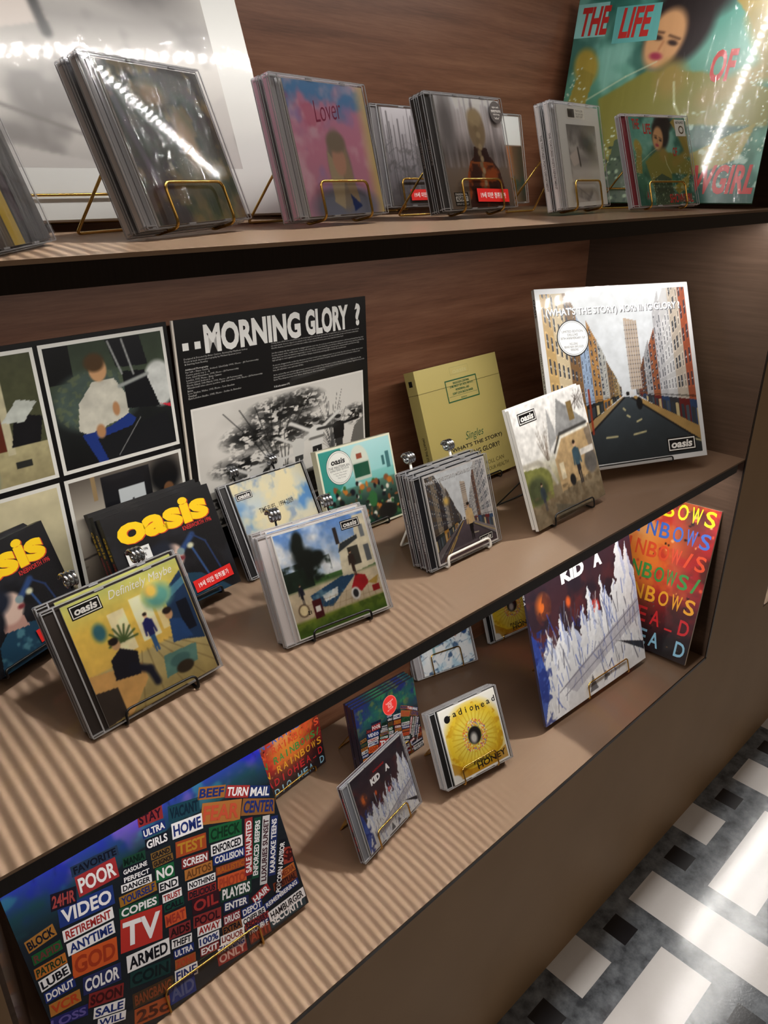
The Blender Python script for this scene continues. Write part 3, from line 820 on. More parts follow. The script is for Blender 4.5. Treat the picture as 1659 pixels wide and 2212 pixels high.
def art_teal(n, seed=141):
    a = Art(n, seed).vgrad([(0, (40, 96, 84)), (.4, (70, 120, 92)), (.7, (110, 168, 152)), (1, (70, 140, 126))]); a.cloud((150, 200, 186), 5, .54, .68, 3, .6); a.cloud((28, 70, 60), 5, .56, .7, 8, .6)
    a.poly([(.18, .5), (.4, .62), (.66, .6), (1, .5), (1, .34), (.62, .36), (.58, .05), (.3, .05), (.24, .3)], (132, 128, 58)); a.soft(3)
    a.ell(.52, .82, .15, .2, (44, 34, 34), rot=-.4, soft=.14); a.ell(.60, .94, .15, .1, (40, 32, 32), soft=.3); a.ell(.46, .76, .09, .14, (206, 158, 112), rot=-.3, soft=.14); a.ell(.43, .685, .03, .017, (160, 56, 80), rot=-.2, soft=.4); a.ell(.425, .77, .024, .012, (56, 40, 36), rot=-.3, soft=.4); a.ell(.50, .74, .024, .012, (56, 40, 36), rot=-.3, soft=.4); a.line([(.40, .80), (.45, .79)], .006, (84, 58, 44), .8); a.line([(.48, .775), (.53, .755)], .006, (84, 58, 44), .8); a.line([(.455, .75), (.44, .715)], .006, (176, 122, 84), .8); a.ell(.52, .58, .07, .08, (150, 130, 66), soft=.4)
    a.ell(.09, .66, .06, .09, (168, 148, 66), rot=.3, soft=.2); a.poly([(.0, .38), (.1, .36), (.14, .62), (.06, .66)], (150, 136, 62)); a.poly([(.72, .95), (.8, 1), (1, .8), (1, .6), (.86, .78)], (160, 140, 70)); a.line([(.86, .82), (.97, .6), (.7, .48)], .045, (146, 130, 62)); a.poly([(.62, .2), (.95, .36), (.9, .2), (.7, .12)], (150, 140, 62)); a.soft()
    r = np.random.RandomState(2)
    for k in range(240):
        t = r.rand(); x = [.04, .3, .82, .95][k % 4] + (r.rand() - .5) * .14; y = [.5, .18, .25, .4][k % 4] + (r.rand() - .5) * .4; a.ell(x, y, .004, .004, (206, 220, 196), soft=.4)
    a.cloud((206, 224, 212), 26, .62, .72, 14, (a.U > .6) * (a.V < .42) * .7); a.line([(.12, .5), (.3, .6), (.44, .66)], .004, (206, 214, 180), .6); a.line([(.62, .36), (.56, .46), (.54, .56)], .005, (206, 214, 180), .7); a.poly([(.26, .0), (.3, .3), (.44, .36), (.6, .3), (.62, 0)], (66, 84, 62)); a.specks(90, [(150, 170, 140), (40, 60, 46)], .004, .01, .26, 0, .62, .3, seed=5)
    return a.out()
def art_singer():
    a = Art(120, 151).fill((22, 22, 26)); a.cloud((40, 42, 50), 4, .55, .7, 2, .6)
    a.poly([(.2, 0), (.26, .22), (.42, .34), (.5, .3), (.66, .24), (.9, .0)], (30, 62, 84)); a.cloud((90, 140, 150), 9, .55, .66, 4, a.inside([(.2, 0), (.26, .22), (.42, .34), (.5, .3), (.66, .24), (.9, .0)]) * .7)
    a.poly([(.34, .3), (.54, .26), (.52, .44), (.36, .46)], (176, 136, 124)); a.ell(.46, .46, .11, .13, (206, 178, 164), rot=-.5, soft=.12); a.ell(.38, .54, .12, .09, (28, 34, 48), rot=.4, soft=.3); a.ell(.33, .44, .06, .12, (24, 26, 34), soft=.3); a.ell(.545, .43, .03, .02, (120, 50, 56), soft=.4)
    a.line([(.56, .49), (.70, .60)], .026, (44, 70, 120)); a.ell(.555, .49, .035, .03, (126, 146, 150), soft=.2); a.line([(.7, .6), (.8, .5), (.86, .2)], .007, (36, 56, 100)); a.line([(.66, .5), (.78, .0)], .009, (50, 80, 130)); a.ell(.655, .51, .03, .025, (206, 206, 176), soft=.4)
    return a.out()
# ------------------------------------------------------------------ poses of the cases: shelf, w, h, x, y, z, yaw, tilt, roll
POSE = {
    'DM':(1,0.142,0.124,-1.1031,0.0940,0.0069,2.60,24.13,2.53),
    'BHN':(1,0.142,0.124,-0.8924,0.0751,0.0048,-7.35,25.41,0.46),
    'MG':(1,0.142,0.124,-0.6567,0.0926,0.0042,-0.34,17.40,-0.12),
    'PH':(0,0.142,0.124,-0.5982,0.0914,0.0178,-6.92,27.02,-2.12),
    'KA':(0,0.142,0.124,-0.7785,0.1052,0.0144,9.47,18.36,0.66),
    'T1':(2,0.142,0.124,-1.0050,0.0995,0.0094,22.99,19.89,0.94),
    'T9':(2,0.142,0.124,-1.1745,0.0410,0.0030,50.0,16.8,0.0),
    'T2':(2,0.142,0.124,-0.8271,0.1268,0.0088,11.20,13.89,0.55),
    'T3':(2,0.142,0.124,-0.6166,0.1282,0.0104,2.71,16.17,0.55),
    'T4':(2,0.142,0.124,-0.4389,0.1007,0.0083,7.80,14.05,0.76),
    'T5':(2,0.142,0.124,-0.2730,0.0765,0.0069,-10.84,20.01,0.96),
    'TF':(1,0.142,0.124,-0.8346,0.2390,0.0038,4.72,27.51,-1.05),
    'MP':(1,0.142,0.125,-0.6931,0.2469,0.0050,2.38,16.47,-2.06),
    'HOUSE':(1,0.176,0.176,-0.4429,0.0703,0.0089,-0.35,20.95,2.15),
    'BIG':(1,0.3008,0.3008,-0.2333,0.0909,0.0237,-23.47,23.03,-0.17),
    'GFR':(1,0.3292,0.3292,-0.7710,0.3172,-0.0162,6.35,3.00,-1.41),
    'KN1':(1,0.1344,0.12,-1.1676,0.2244,0.0252,22.29,19.41,0.0),
    'KN2':(1,0.14,0.125,-0.9977,0.2143,0.0185,6.24,23.92,-0.42),
    'KALP':(0,0.315,0.315,-0.2676,0.0808,0.0131,-3.07,16.54,0.47),
    'IRLP':(0,0.315,0.315,-0.0735,0.1660,0.0040,-91.00,13.00,2.50),
    'HTCD':(0,0.14,0.125,-0.6725,0.2115,0.0058,3.54,16.62,-4.48),
    'OKC':(0,0.142,0.124,-0.4204,0.3220,0.0090,-14.08,25.80,-0.05),
    'PH2':(0,0.142,0.124,-0.2209,0.3113,0.0090,-8.42,20.38,0.09),
    'IRs':(0,0.142,0.125,-0.8225,0.2900,0.0040,6.40,9.70,-0.70),
    'HTLP':(0,0.315,0.315,-1.0989,0.1050,0.0040,-1.60,19.83,2.58),
    'T7':(2,0.315,0.315,-0.9960,0.2200,0.0104,-3.40,21.50,0.00),
    'T8':(2,0.315,0.315,-0.1694,0.1723,0.0079,-73.82,15.97,0.25),
    'FOLK':(2,0.142,0.124,-0.5620,0.2770,0.0090,0.00,13.75,0.00),
    'PORT':(2,0.142,0.124,-0.4011,0.2756,0.0090,-1.15,12.61,0.00),
    'PEEK':(2,0.142,0.124,-0.7233,0.2770,0.0090,4.01,17.19,0.00),
    'GOLD':(1,0.2032,0.1976,-0.4399,0.2506,0.0082,1.52,18.72,0.00),
}
def pose_mat(nm):
    k, w, h, x, y, z, yaw, tilt, roll = POSE[nm]
    return (Matrix.Translation((x, y, H[k] + z)) @ Matrix.Rotation(math.radians(yaw), 4, 'Z') @ Matrix.Rotation(-math.radians(tilt), 4, 'X') @ Matrix.Rotation(-math.radians(roll), 4, 'Y'))

def dup(root, mw, label):
    """a copy of a thing with copies of its parts and sub-parts"""
    r = root.copy(); COL.objects.link(r); r.matrix_world = mw; r['label'] = label
    for ch in list(root.children):
        c = ch.copy(); COL.objects.link(c); c.parent = r
        for g in list(ch.children):
            d = g.copy(); COL.objects.link(d); d.parent = c
    return r
def behind(nm, k, pitch, lift=True):
    """pose of the k-th case behind the front one of a stack"""
    t = math.radians(POSE[nm][7])
    rnd = random.Random(nm + str(k))
    up = k * pitch * math.tan(t) if lift else 0.0
    return pose_mat(nm) @ Matrix.Translation(((rnd.random() - 0.5) * 0.003, k * pitch, up + rnd.random() * 0.0004))

JW, JH, JD = 0.142, 0.124, 0.0100
_case = {}
def jewel_shell(parent):
    if 'm' not in _case:
        mb = MB(); a, b = JW / 2, JD
        def q(p): mb.add(p, [(0, 1, 2, 3)], 0)
        q([(-a, 0, 0), (a, 0, 0), (a, 0, JH), (-a, 0, JH)])
        q([(-a, b, 0), (-a, 0, 0), (-a, 0, JH), (-a, b, JH)])
        q([(a, 0, 0), (a, b, 0), (a, b, JH), (a, 0, JH)])
        q([(-a, 0, JH), (a, 0, JH), (a, b, JH), (-a, b, JH)])
        q([(-a, b, 0), (a, b, 0), (a, 0, 0), (-a, 0, 0)])
        e = 0.0008
        def bar(x0, x1, y0, y1, z0, z1): mb.box(x0, x1, y0, y1, z0, z1, 1)
        for z in (0, JH - e):
            for y in (0.0002, 0.0034, b - e - 0.0001):
                bar(-a + e, a - e, y, y + e * 0.8, z + 0.0001, z + e - 0.0001)
        for x in (-a + 0.0001, a - e - 0.0001):
            for y in (0.0002, 0.0034, b - e - 0.0001):
                bar(x, x + e, y, y + e * 0.8, e, JH - e)
        bar(-a + 0.0108, -a + 0.0122, 0.0003, 0.0012, e, JH - e)           # hinge line of the lid
        bar(-a + 0.0005, -a + 0.011, 0.0003, 0.0075, JH - 0.0032, JH - 0.0022); bar(-a + 0.0005, -a + 0.011, 0.0003, 0.0075, 0.0022, 0.0032)
        for x in (-0.02, 0.03):                                            # little booklet tabs
            bar(x, x + 0.009, 0.0003, 0.0022, JH - 0.0022, JH - 0.0010); bar(x, x + 0.009, 0.0003, 0.0022, 0.001, 0.0022)
        o = mb.build('case', [M_CLEAR, M_RIM], parent); _case['m'] = o.data
    else:
        o = bpy.data.objects.new('case', _case['m']); COL.objects.link(o); o.parent = parent
    return o

BU0, BU1, BV0, BV1 = 0.122, 0.962, 0.018, 0.975      # where the booklet shows through the lid
def film(parent, w, h, crinkle=False, y=-0.0006, seed=1, d=0.01):
    n = 18
    f = fbm(n, 5, seed); mb = MB()
    for j in range(n):
        for i in range(n):
            e = 0.0 if i in (0, n - 1) or j in (0, n - 1) else 1.0
            mb.v.append(((i / (n - 1) - 0.5) * (w + 0.0006), y - e * (f[j, i]) * (0.0016 if crinkle else 0.0007), j / (n - 1) * (h + 0.0004)))
            mb.c.append((1, 1, 1))
    for j in range(n - 1):
        for i in range(n - 1):
            k = j * n + i
            mb.f.append((k, k + 1, k + 1 + n, k + n)); mb.m.append(0)
    mb.add([(-w / 2 - .0003, y, 0), (-w / 2 - .0003, y, h), (-w / 2 - .0003, d, h), (-w / 2 - .0003, d, 0)], [(0, 1, 2, 3)], 0)
    mb.add([(-w / 2, y, h + .0004), (w / 2, y, h + .0004), (w / 2, d, h + .0004), (-w / 2, d, h + .0004)], [(0, 1, 2, 3)], 0)
    return mb.build('shrink_wrap', M_CRINKLE if crinkle else M_WRAP, parent, smooth=True)

def spine_text(mb_print, t, col, x, d, h, v0, v1, th=0.6):
    """lettering running down a left-hand side face at x"""
    vv, f, _ = letters(t, 0.02, 2)
    y = d / 2 - (vv[:, 1] - 0.5) * d * th * -1
    z = h * v1 - vv[:, 0] * h * (v1 - v0)
    mb_print.add(np.stack([np.full_like(y, x), d - y, z], 1), f, 0, lin(col))

def jewel(nm, label, art, deco=None, tray=(40, 34, 32), spine=(60, 56, 56), spine_txt=None, wrap=None, group=None, cover_mat=None, cream=None, mw=None):
    root = empty('compact_disc', mw or pose_mat(nm)); tag(root, label, 'cd case', group)
    a = JW / 2
    jewel_shell(root)
    mb = MB()
    if tray is not None:
        mb.box(-a + 0.0016, -a + 0.0112, 0.0022, 0.0078, 0.0015, JH - 0.0015, 0, lin(tray))
        mb.box(-a + 0.0112, a - 0.0016, 0.0046, 0.0078, 0.0015, JH - 0.0015, 0, lin(tray))
        mb.build('tray', M_PAPER, root, colors=True)
    else:
        mb.box(-a + 0.0024, -a + 0.0100, 0.0046, 0.0078, 0.0022, JH - 0.0022)
        mb.box(-a + 0.0112, a - 0.0016, 0.0046, 0.0078, 0.0015, JH - 0.0015)
        mb.build('tray', M_RIM, root)
    mb = MB(); mb.box(-a + 0.0016, a - 0.0016, 0.0082, 0.0090, 0.0012, JH - 0.0012, 0, lin(spine)); mb.box(-a + 0.0009, -a + 0.0014, 0.0030, 0.0090, 0.0012, JH - 0.0012, 0, lin(spine))
    if spine_txt:
        spine_text(mb, spine_txt[0], spine_txt[1], -a + 0.00075, 0.012, JH, spine_txt[2], spine_txt[3], 0.22)
    mb.build('inlay', M_PAPER, root, colors=True)
    pr = Print(JW, JH, 0.0015)
    if cream:
        pr.rect(BU0, BV0, BU1, BV1, cream, 0)
        pr.grid(art, BU0 + .022, BV0 + .022, BU1 - .022, BV1 - .022, 1)
    else:
        pr.grid(art, BU0, BV0, BU1, BV1)
    pr.mb.box((BU0 - .5) * JW, (BU1 - .5) * JW, 0.0018, 0.0038, BV0 * JH, BV1 * JH, 0, lin((226, 222, 218)))
    if deco:
        deco(pr)
    pr.build('booklet', root, cover_mat or M_GLOSS)
    if wrap:
        film(root, JW, JH, wrap == 2, seed=hash(nm) % 97 if False else len(label))
    return root

def sleeve(nm, label, art, deco=None, d=0.009, edge=(226, 222, 214), spine=None, spine_txt=None, wrap=None, cat='cd case', name='compact_disc', mat=None, border=None, group=None, mw=None, size=None, sleeve_mat=None):
    w, h = size or POSE[nm][1:3]
    root = empty(name, mw or pose_mat(nm)); tag(root, label, cat, group)
    mb = MB(); mb.box(-w / 2, w / 2, 0.0003, d, 0, h, 0, lin(edge))
    if spine:
        mb.add([(-w / 2 - .0001, d, 0), (-w / 2 - .0001, .0003, 0), (-w / 2 - .0001, .0003, h), (-w / 2 - .0001, d, h)], [(0, 1, 2, 3)], 0, lin(spine))
    for s in (spine_txt or []):
        spine_text(mb, s[0], s[1], -w / 2 - .0002, d, h, s[2], s[3], s[4] if len(s) > 4 else .55)
    mb.build('sleeve', sleeve_mat or M_PAPER, root, colors=True)
    pr = Print(w, h, 0.0002)
    if border:
        pr.rect(0, 0, 1, 1, border[0], 0); b = border[1]; pr.grid(art, b, b, 1 - b, 1 - b, 1)
    else:
        pr.grid(art)
    if deco:
        deco(pr)
    pr.build('cover', root, mat or M_GLOSS)
    if wrap:
        film(root, w, h, wrap == 2, seed=len(label), d=d)
    return root

def sticker(root, w, h, name, draw, y=0.0):
    """a label stuck on the face of a case, a part of it"""
    pr = Print(w, h, y)
    draw(pr)
    return pr.build(name, root, M_PAPER)

# ------------------------------------------------------------------ wire display stands
def stand(nm, label, wire, T, lip, hw=0.036, back=0.10, foot=0.088, coil=False, low=False, group='wire display stands', rear_from=0.085, off=0.0, r=0.0013):
    k, w, h, x, y, z, yaw, tilt, roll = POSE[nm]
    t = math.radians(tilt); ct, st = math.cos(t), math.sin(t)
    root = empty('display_stand', Matrix.Translation((x, y, H[k])) @ Matrix.Rotation(math.radians(yaw), 4, 'Z') @ Matrix.Translation((off, 0, 0)))
    tag(root, label, 'stand', group)
    L = lambda yy, zz: (yy * ct + zz * st, z + zz * ct - yy * st)
    c0 = r + 0.0003
    if low:
        tb = T / ct + 0.0028
        prof = [L(-0.0040, lip), (L(-0.0040, 0)[0] - 0.0012, c0), (tb, c0), (tb + back * st, c0 + back * ct)]
    else:
        a = L(-0.0036, lip); b = L(-0.0036, -r - 0.0006); c = L(T + 0.0024, -r - 0.0006)
        c = (c[0], max(c[1], c0)); d = (c[0] + back * st, c[1] + back * ct)
        prof = [a, b, c, d]
    (b0, h0), (b1, h1), (b2, h2), (b3, h3) = prof
    h1 = max(h1, c0)
    pts = [(hw * .9, b3, h3), (hw, b2, h2), (hw, b1, h1), (hw, b0, h0), (-hw, b0, h0), (-hw, b1, h1), (-hw, b2, h2), (-hw * .9, b3, h3)]
    mb = MB(); mb.tube(fillet(pts, 0.007, 5), r, 8)
    if not coil:
        mb.tube([(-hw * .9, b3, h3), (hw * .9, b3, h3)], r * .9, 6)
    mb.build('front_frame', wire, root, smooth=True)
    # rear prop: a U of wire hung from the back and resting on the shelf
    q = rear_from; bx, hx = b2 + q * st + 2 * r, h2 + q * ct
    fb = max(foot, bx + 0.02)
    pts = [(hw * .55, bx, hx), (hw * 1.04, fb, c0), (-hw * 1.04, fb, c0), (-hw * .55, bx, hx)]
    mb = MB(); mb.tube(fillet(pts, 0.004, 4), r, 8); mb.tube([(hw * .55, bx, hx), (-hw * .55, bx, hx)], r, 6)
    mb.build('rear_leg', wire, root, smooth=True)
    if coil:
        for sx in (-1, 1):
            pts = []
            for i in range(64):
                a = i / 63 * 3.1 * 2 * PI
                pts.append((sx * hw * .9 - 0.0065 + i / 63 * 0.013, b3 + 0.0015 + 0.0062 * math.cos(a), h3 + 0.0035 + 0.0062 * math.sin(a)))
            mb = MB(); mb.tube(pts, 0.0019, 8)
            mb.build('coil', M_SILVER, root, smooth=True)
    return root
WK = (236, 234, 230)
KOR = '19세 미만 청취불가'
# ================================================================== middle shelf: the plastic cases and card sleeves
# --- yellow living-room case, two in the stack
def deco_room(p):
    p.logo(.164, .848, .375, .955)
    p.text('Definitely Maybe', .667, .905, .48, .085, WK, 3, bold=.0, shear=.35)
g = 'plastic cases stacked behind one another on the wire stands'
r = jewel('DM', 'plastic cd case with a yellow living room picture and dark brown hinge strip, in front', art_room(), deco_room, tray=(46, 38, 36), spine=(70, 60, 58), group=g)
dup(r, behind('DM', 1, .0106), 'plastic cd case hidden right behind the yellow living room case')
stand('DM', 'low black wire stand with silver coils holding the yellow living room case', M_BLACK, .0208, .009, hw=.038, back=.129, coil=True, low=True, foot=.095)

def deco_garden(p):
    p.logo(.724, .834, .902, .919)
    p.frame(BU0, BV0, BU1, BV1, .010, (230, 228, 224), 1)
    p.text('21', .265, .225, .03, .035, (20, 20, 20), 2, bold=.03)
r = jewel('BHN', 'clear plastic cd case with a garden pool and blue sky picture', art_garden(), deco_garden, tray=(214, 206, 206), spine=(200, 196, 196), group=g)
dup(r, behind('BHN', 1, .0106), 'clear plastic cd case right behind the garden pool case')
stand('BHN', 'low black wire stand with silver coils holding the garden pool case', M_BLACK, .0208, .009, hw=.038, back=.129, coil=True, low=True, foot=.095)

def deco_street(p):
    p.frame(BU0, BV0, BU1, BV1, .016, (226, 222, 222), 1)
    p.text("(WHAT'S THE STORY) MORNING GLORY ?", .515, .888, .77, .052, (232, 232, 234), 3, bold=.02); p.text("(WHAT'S THE STORY) MORNING GLORY ?", .518, .884, .77, .052, (96, 92, 96), 2, bold=.02)
    p.logo(.693, .06, .893, .145)
r = jewel('MG', 'plastic cd case with a narrow city street picture, front of three on the white stand', art_street(130, 5, True, 0), deco_street, tray=(24, 26, 34), spine=(74, 66, 70), spine_txt=("(WHAT'S THE STORY) MORNING GLORY ?", (226, 222, 222), .2, .74), group=g)
dup(r, behind('MG', 1, .0107), 'plastic cd case second from the front on the white wire stand')
dup(r, behind('MG', 2, .0107), 'plastic cd case rearmost of the three on the white wire stand')
stand('MG', 'white coated wire stand holding three city street cases', M_WHITE, .0316, .012, hw=.042, back=.132, coil=True, low=True, foot=.085, r=.0018)

def deco_sky(p):
    p.logo(.142, .795, .318, .872)
    p.text('TIME FLIES... 1994-2009', .533, .630, .40, .055, (26, 26, 30), 2, bold=.005)
jewel('TF', 'plastic cd case with a pale cloudy sky picture behind the garden case', art_sky(), deco_sky, tray=(22, 20, 24), spine=(40, 34, 36), spine_txt=('TIME FLIES...', (150, 146, 146), .3, .75), wrap=1)
stand('TF', 'low black wire stand with silver coils holding the cloudy sky case', M_BLACK, .0102, .007, hw=.036, back=.129, coil=True, low=True, foot=.09)

def deco_class(p):
    p.disc(.255, .765, .168, (60, 62, 60), 2); p.disc(.255, .765, .163, (236, 236, 230), 3); p.disc(.255, .765, .15, (90, 92, 90), 4); p.disc(.255, .765, .147, (236, 236, 230), 5)
    p.text('oasis', .247, .838, .18, .062, (16, 16, 18), 6, bold=.03, shear=.1); p.text('THE MASTERPLAN', .25, .775, .27, .03, (40, 40, 40), 6); p.text('REMASTERED EDITION', .25, .745, .24, .022, (60, 60, 60), 6, res=1)
    p.text('Includes The Singles', .255, .710, .18, .018, (80, 80, 80), 6, res=1); p.text('The Masterplan', .258, .682, .14, .018, (80, 80, 80), 6, res=1); p.text('Stay Young', .26, .655, .10, .018, (80, 80, 80), 6, res=1)
sleeve('MP', 'card cd sleeve with a crowded teal classroom picture and round white sticker', art_class(), deco_class, d=.011, edge=(226, 222, 196), spine=(206, 202, 176), border=((232, 230, 206), .022), wrap=1)
stand('MP', 'low black wire stand under the teal classroom card sleeve', M_BLACK, .0112, .006, hw=.036, back=.10, low=True, foot=.085)

def deco_station(p):
    p.logo(.084, .854, .314, .950)
r = sleeve('HOUSE', 'square card single with a stone station house picture, on the black stand', art_station(), deco_station, d=.0055, edge=(226, 222, 216), group='station house card singles')
dup(r, behind('HOUSE', 1, .0062), 'square card single right behind the stone station house single')
stand('HOUSE', 'black wire stand holding the stone station house singles', M_BLACK, .0122, .010, hw=.050, back=.13, low=True, foot=.105)

def deco_gold(p):
    gd = (150, 136, 74)
    p.rect(0, .815, 1, .819, (96, 86, 40), 2)
    p.frame(.395, .90, .625, .965, .006, (176, 164, 100), 2); p.text('oasis', .512, .928, .17, .034, (192, 182, 122), 2, bold=.02)
    p.frame(.314, .686, .700, .866, .010, (26, 82, 46), 3)
    for i, t in enumerate(['SINGLES BOX CONTAINS:', 'SOME MIGHT SAY, ROLL WITH IT,', 'WONDERWALL AND', "DON'T LOOK BACK IN ANGER"]):
        p.text(t, .507, .836 - i * .028, [.20, .29, .17, .25][i], .019, (30, 88, 50), 3, bold=.02)
    p.rect(.335, .730, .68, .732, (30, 88, 50), 3); p.text('RKIDBOX96', .507, .708, .07, .012, (30, 88, 50), 3)
    p.text('Singles', .537, .385, .23, .085, (34, 84, 52), 3, bold=-.006, shear=.35)
    p.text("(WHAT'S THE STORY)", .545, .31, .66, .042, (34, 30, 22), 3, bold=.02); p.text("MORNING GLORY?", .55, .243, .54, .042, (34, 30, 22), 3, bold=.02)
    p.text("ROCK 'N' ROLL CAN", .60, .122, .48, .034, (96, 86, 46), 3); p.text('SERIOUSLY DAMAGE YOUR HEALTH', .53, .064, .72, .032, (96, 86, 46), 3)
def box_set():
    w, h = POSE['GOLD'][1:3]; d = .0215
    gold = (188, 172, 106)
    root = empty('singles_box', pose_mat('GOLD')); tag(root, 'flat gold cardboard box of singles shaped like a cigarette packet', 'box')
    mb = MB(); mb.box(-w / 2, w / 2, .0003, d, 0, h * .815, 0, lin(gold))
    spine_text(mb, "(WHAT'S THE STORY) MORNING GLORY?", (50, 44, 26), -w / 2 - .0002, d, h, .02, .48, .3)
    mb.build('carton', M_FOILBOX, root, colors=True)
    mb = MB(); mb.box(-w / 2, w / 2, .0003, d, h * .818, h, 0, lin((192, 176, 110))); mb.add([(-w / 2 - .0002, d * .35, h * .885), (-w / 2 - .0002, d * .7, h * .885), (-w / 2 - .0002, d * .7, h * .93), (-w / 2 - .0002, d * .35, h * .93)], [(0, 1, 2, 3)], 0, lin((20, 20, 20)))
    mb.build('lid', M_FOILBOX, root, colors=True)
    pr = Print(w, h, .0002); deco_gold(pr); pr.build('lettering', root)
    film(root, w, h, d=d, seed=5)
M_FOILBOX = paper('gold_card', 0.38, 0.15); M_FOILBOX.node_tree.nodes['Principled BSDF'].inputs['Metallic'].default_value = 0.25
box_set()
stand('GOLD', 'low black wire stand under the gold cardboard singles box', M_BLACK, .0218, .004, hw=.05, back=.13, low=True, foot=.10)

def deco_big(p):
    p.frame(0, 0, 1, 1, .028, (206, 206, 208), 2)
    for dx, c, l in ((.0045, (84, 86, 92), 3), (0, (240, 240, 242), 4)):
        p.text("(WHAT'S THE STORY) MORNING GLORY ?", .492 + dx, .868 - dx, .875, .052, c, l, bold=.025)
    p.disc(.203, .728, .100, (20, 22, 26), 3); p.disc(.203, .728, .094, (236, 238, 240), 4); p.disc(.203, .728, .089, (70, 74, 78), 5); p.disc(.203, .728, .087, (236, 238, 240), 6)
    for t, y, w in (('LIMITED EDITION', .765, .13), ('DELUXE', .747, .065), ('30TH ANNIVERSARY 3LP', .729, .155), ('INCLUDING', .698, .05), ('BRAND NEW UNPLUGGED', .682, .12), ('VERSIONS', .666, .05)):
        p.text(t, .203, y, w, .0125, (60, 62, 66), 7, res=2)
    p.logo(.734, .045, .931, .125)
sleeve('BIG', 'large white-bordered record with an empty shopping street picture and round sticker', art_street(190, 9, False, 1), deco_big, d=.0085, edge=(220, 218, 216), spine=(206, 204, 204), spine_txt=[('OASIS', (40, 40, 44), .85, .95, .7), ("(WHAT'S THE STORY) MORNING GLORY ?", (60, 60, 64), .15, .66, .6)], cat='record', name='record_sleeve', wrap=1)
stand('BIG', 'black wire stand under the white-bordered shopping street record', M_BLACK, .009, .006, hw=.075, back=.20, foot=.15, rear_from=.16)

# --- black gatefold, opened out: two leaves
def art_bw():
    a = Art(210, 161).fill((214, 210, 204)); r = np.random.RandomState(8)
    a.cloud((196, 192, 186), 3, .5, .7, 3, .6)
    for k in range(7):
        x = .40 + (k - 3) * .035; a.line([(.44 + (k - 3) * .008, .0), (.44 + (k - 3) * .012, .34), (x, .62), (x + (k - 3) * .05, .92)], .003, (34, 34, 34), .85)
    for cx, cy, rx, ry in ((.45, .82, .2, .14), (.28, .68, .16, .12), (.58, .86, .16, .12), (.22, .46, .17, .1), (.46, .6, .18, .12), (.3, .32, .2, .08), (.6, .66, .12, .1), (.95, .62, .1, .1), (.74, .62, .08, .06), (.2, .2, .14, .07)):
        m = np.clip(1.5 - 1.3 * np.hypot((a.U - cx) / rx, (a.V - cy) / ry), 0, 1)
        a.cloud((24, 24, 24), 40, .44, .52, int(cx * 90 + cy * 10), m); a.cloud((40, 40, 40), 16, .5, .58, int(cx * 70), m * .8)
    for k in range(40):
        x = .66 + r.rand() * .22; y = .45 + r.rand() * .45; a.line([(.77, .3), ((x + .77 * 2) / 3, (y + .3) / 2), (x, y)], .0014, (70, 70, 70), .8)
    a.poly([(.08, 0), (.3, .04), (.42, .12), (.5, .12), (.52, .2), (.7, .22), (.7, .28), (1, .3), (1, 0)], (62, 60, 58)); a.poly([(.88, .26), (.93, .50), (1, .58), (1, .2)], (104, 102, 98)); a.cloud((26, 26, 26), 40, .46, .56, 91, (a.V < .24) * .8)
    a.box(.5, .2, .7, .23, (120, 118, 114)); a.box(.42, .1, .52, .125, (120, 118, 114))
    g = (150, 148, 146)
    a.figure(.29, .06, .40, (196, 194, 190), (84, 84, 84), g, (40, 40, 40), 'up'); a.figure(.41, .08, .42, (206, 204, 200), (198, 196, 192), g, (50, 50, 50), 'out'); a.figure(.55, .22, .38, (204, 202, 198), (56, 56, 56), g, (40, 40, 40), 'up'); a.figure(.67, .23, .46, (214, 212, 208), (34, 34, 34), g, (40, 40, 40), 'up'); a.line([(.63, .50), (.71, .50)], .012, (110, 108, 104)); a.figure(.82, .26, .40, (22, 22, 24), (50, 50, 50), g, (40, 40, 40), 'out')
    return a.out()
def photo_sofa():
    a = Art(120, 171).vgrad([(0, (14, 16, 18)), (.45, (30, 34, 34)), (.7, (60, 70, 56)), (1, (52, 62, 50))]); a.box(0, .7, .2, 1, (16, 18, 20)); a.ell(.35, .52, .36, .25, (70, 84, 78), soft=.15); a.cloud((96, 104, 76), 26, .5, .62, 2, (np.hypot((a.U - .35) / .36, (a.V - .52) / .25) < 1) * .7); a.ell(.92, .56, .14, .2, (206, 208, 204), soft=.1)
    a.poly([(.16, .3), (.2, .52), (.34, .68), (.52, .68), (.62, .5), (.6, .34), (.4, .3), (.3, .22)], (196, 192, 178)); a.noise(12, .12); a.poly([(.18, .26), (.42, .28), (.6, .36), (.66, .3), (.4, .0), (.28, .0)], (30, 52, 122)); a.poly([(.3, .2), (.95, .3), (1, .0), (.36, 0)], (22, 24, 28)); a.ell(.4, .77, .075, .1, (196, 150, 108), soft=.1); a.ell(.38, .83, .085, .075, (74, 54, 34), soft=.2); a.ell(.34, .26, .04, .06, (176, 128, 88), soft=.2); a.ell(.5, .42, .03, .06, (176, 128, 88), soft=.2)
    a.poly([(.5, 1), (.8, 1), (.84, .74), (.56, .76)], (22, 24, 28)); a.poly([(.6, .72), (.8, .7), (.9, .36), (.6, .4)], (18, 20, 24)); a.line([(.52, .98), (.6, .7)], .008, (150, 152, 150)); a.line([(.64, .98), (.7, .68)], .008, (150, 152, 150)); a.line([(.56, .6), (.82, .66)], .016, (150, 154, 150)); a.line([(.7, .3), (.46, .02)], .004, (120, 120, 120)); a.poly([(.9, .38), (1, .36), (1, .33)], (206, 40, 60))
    return a.out()
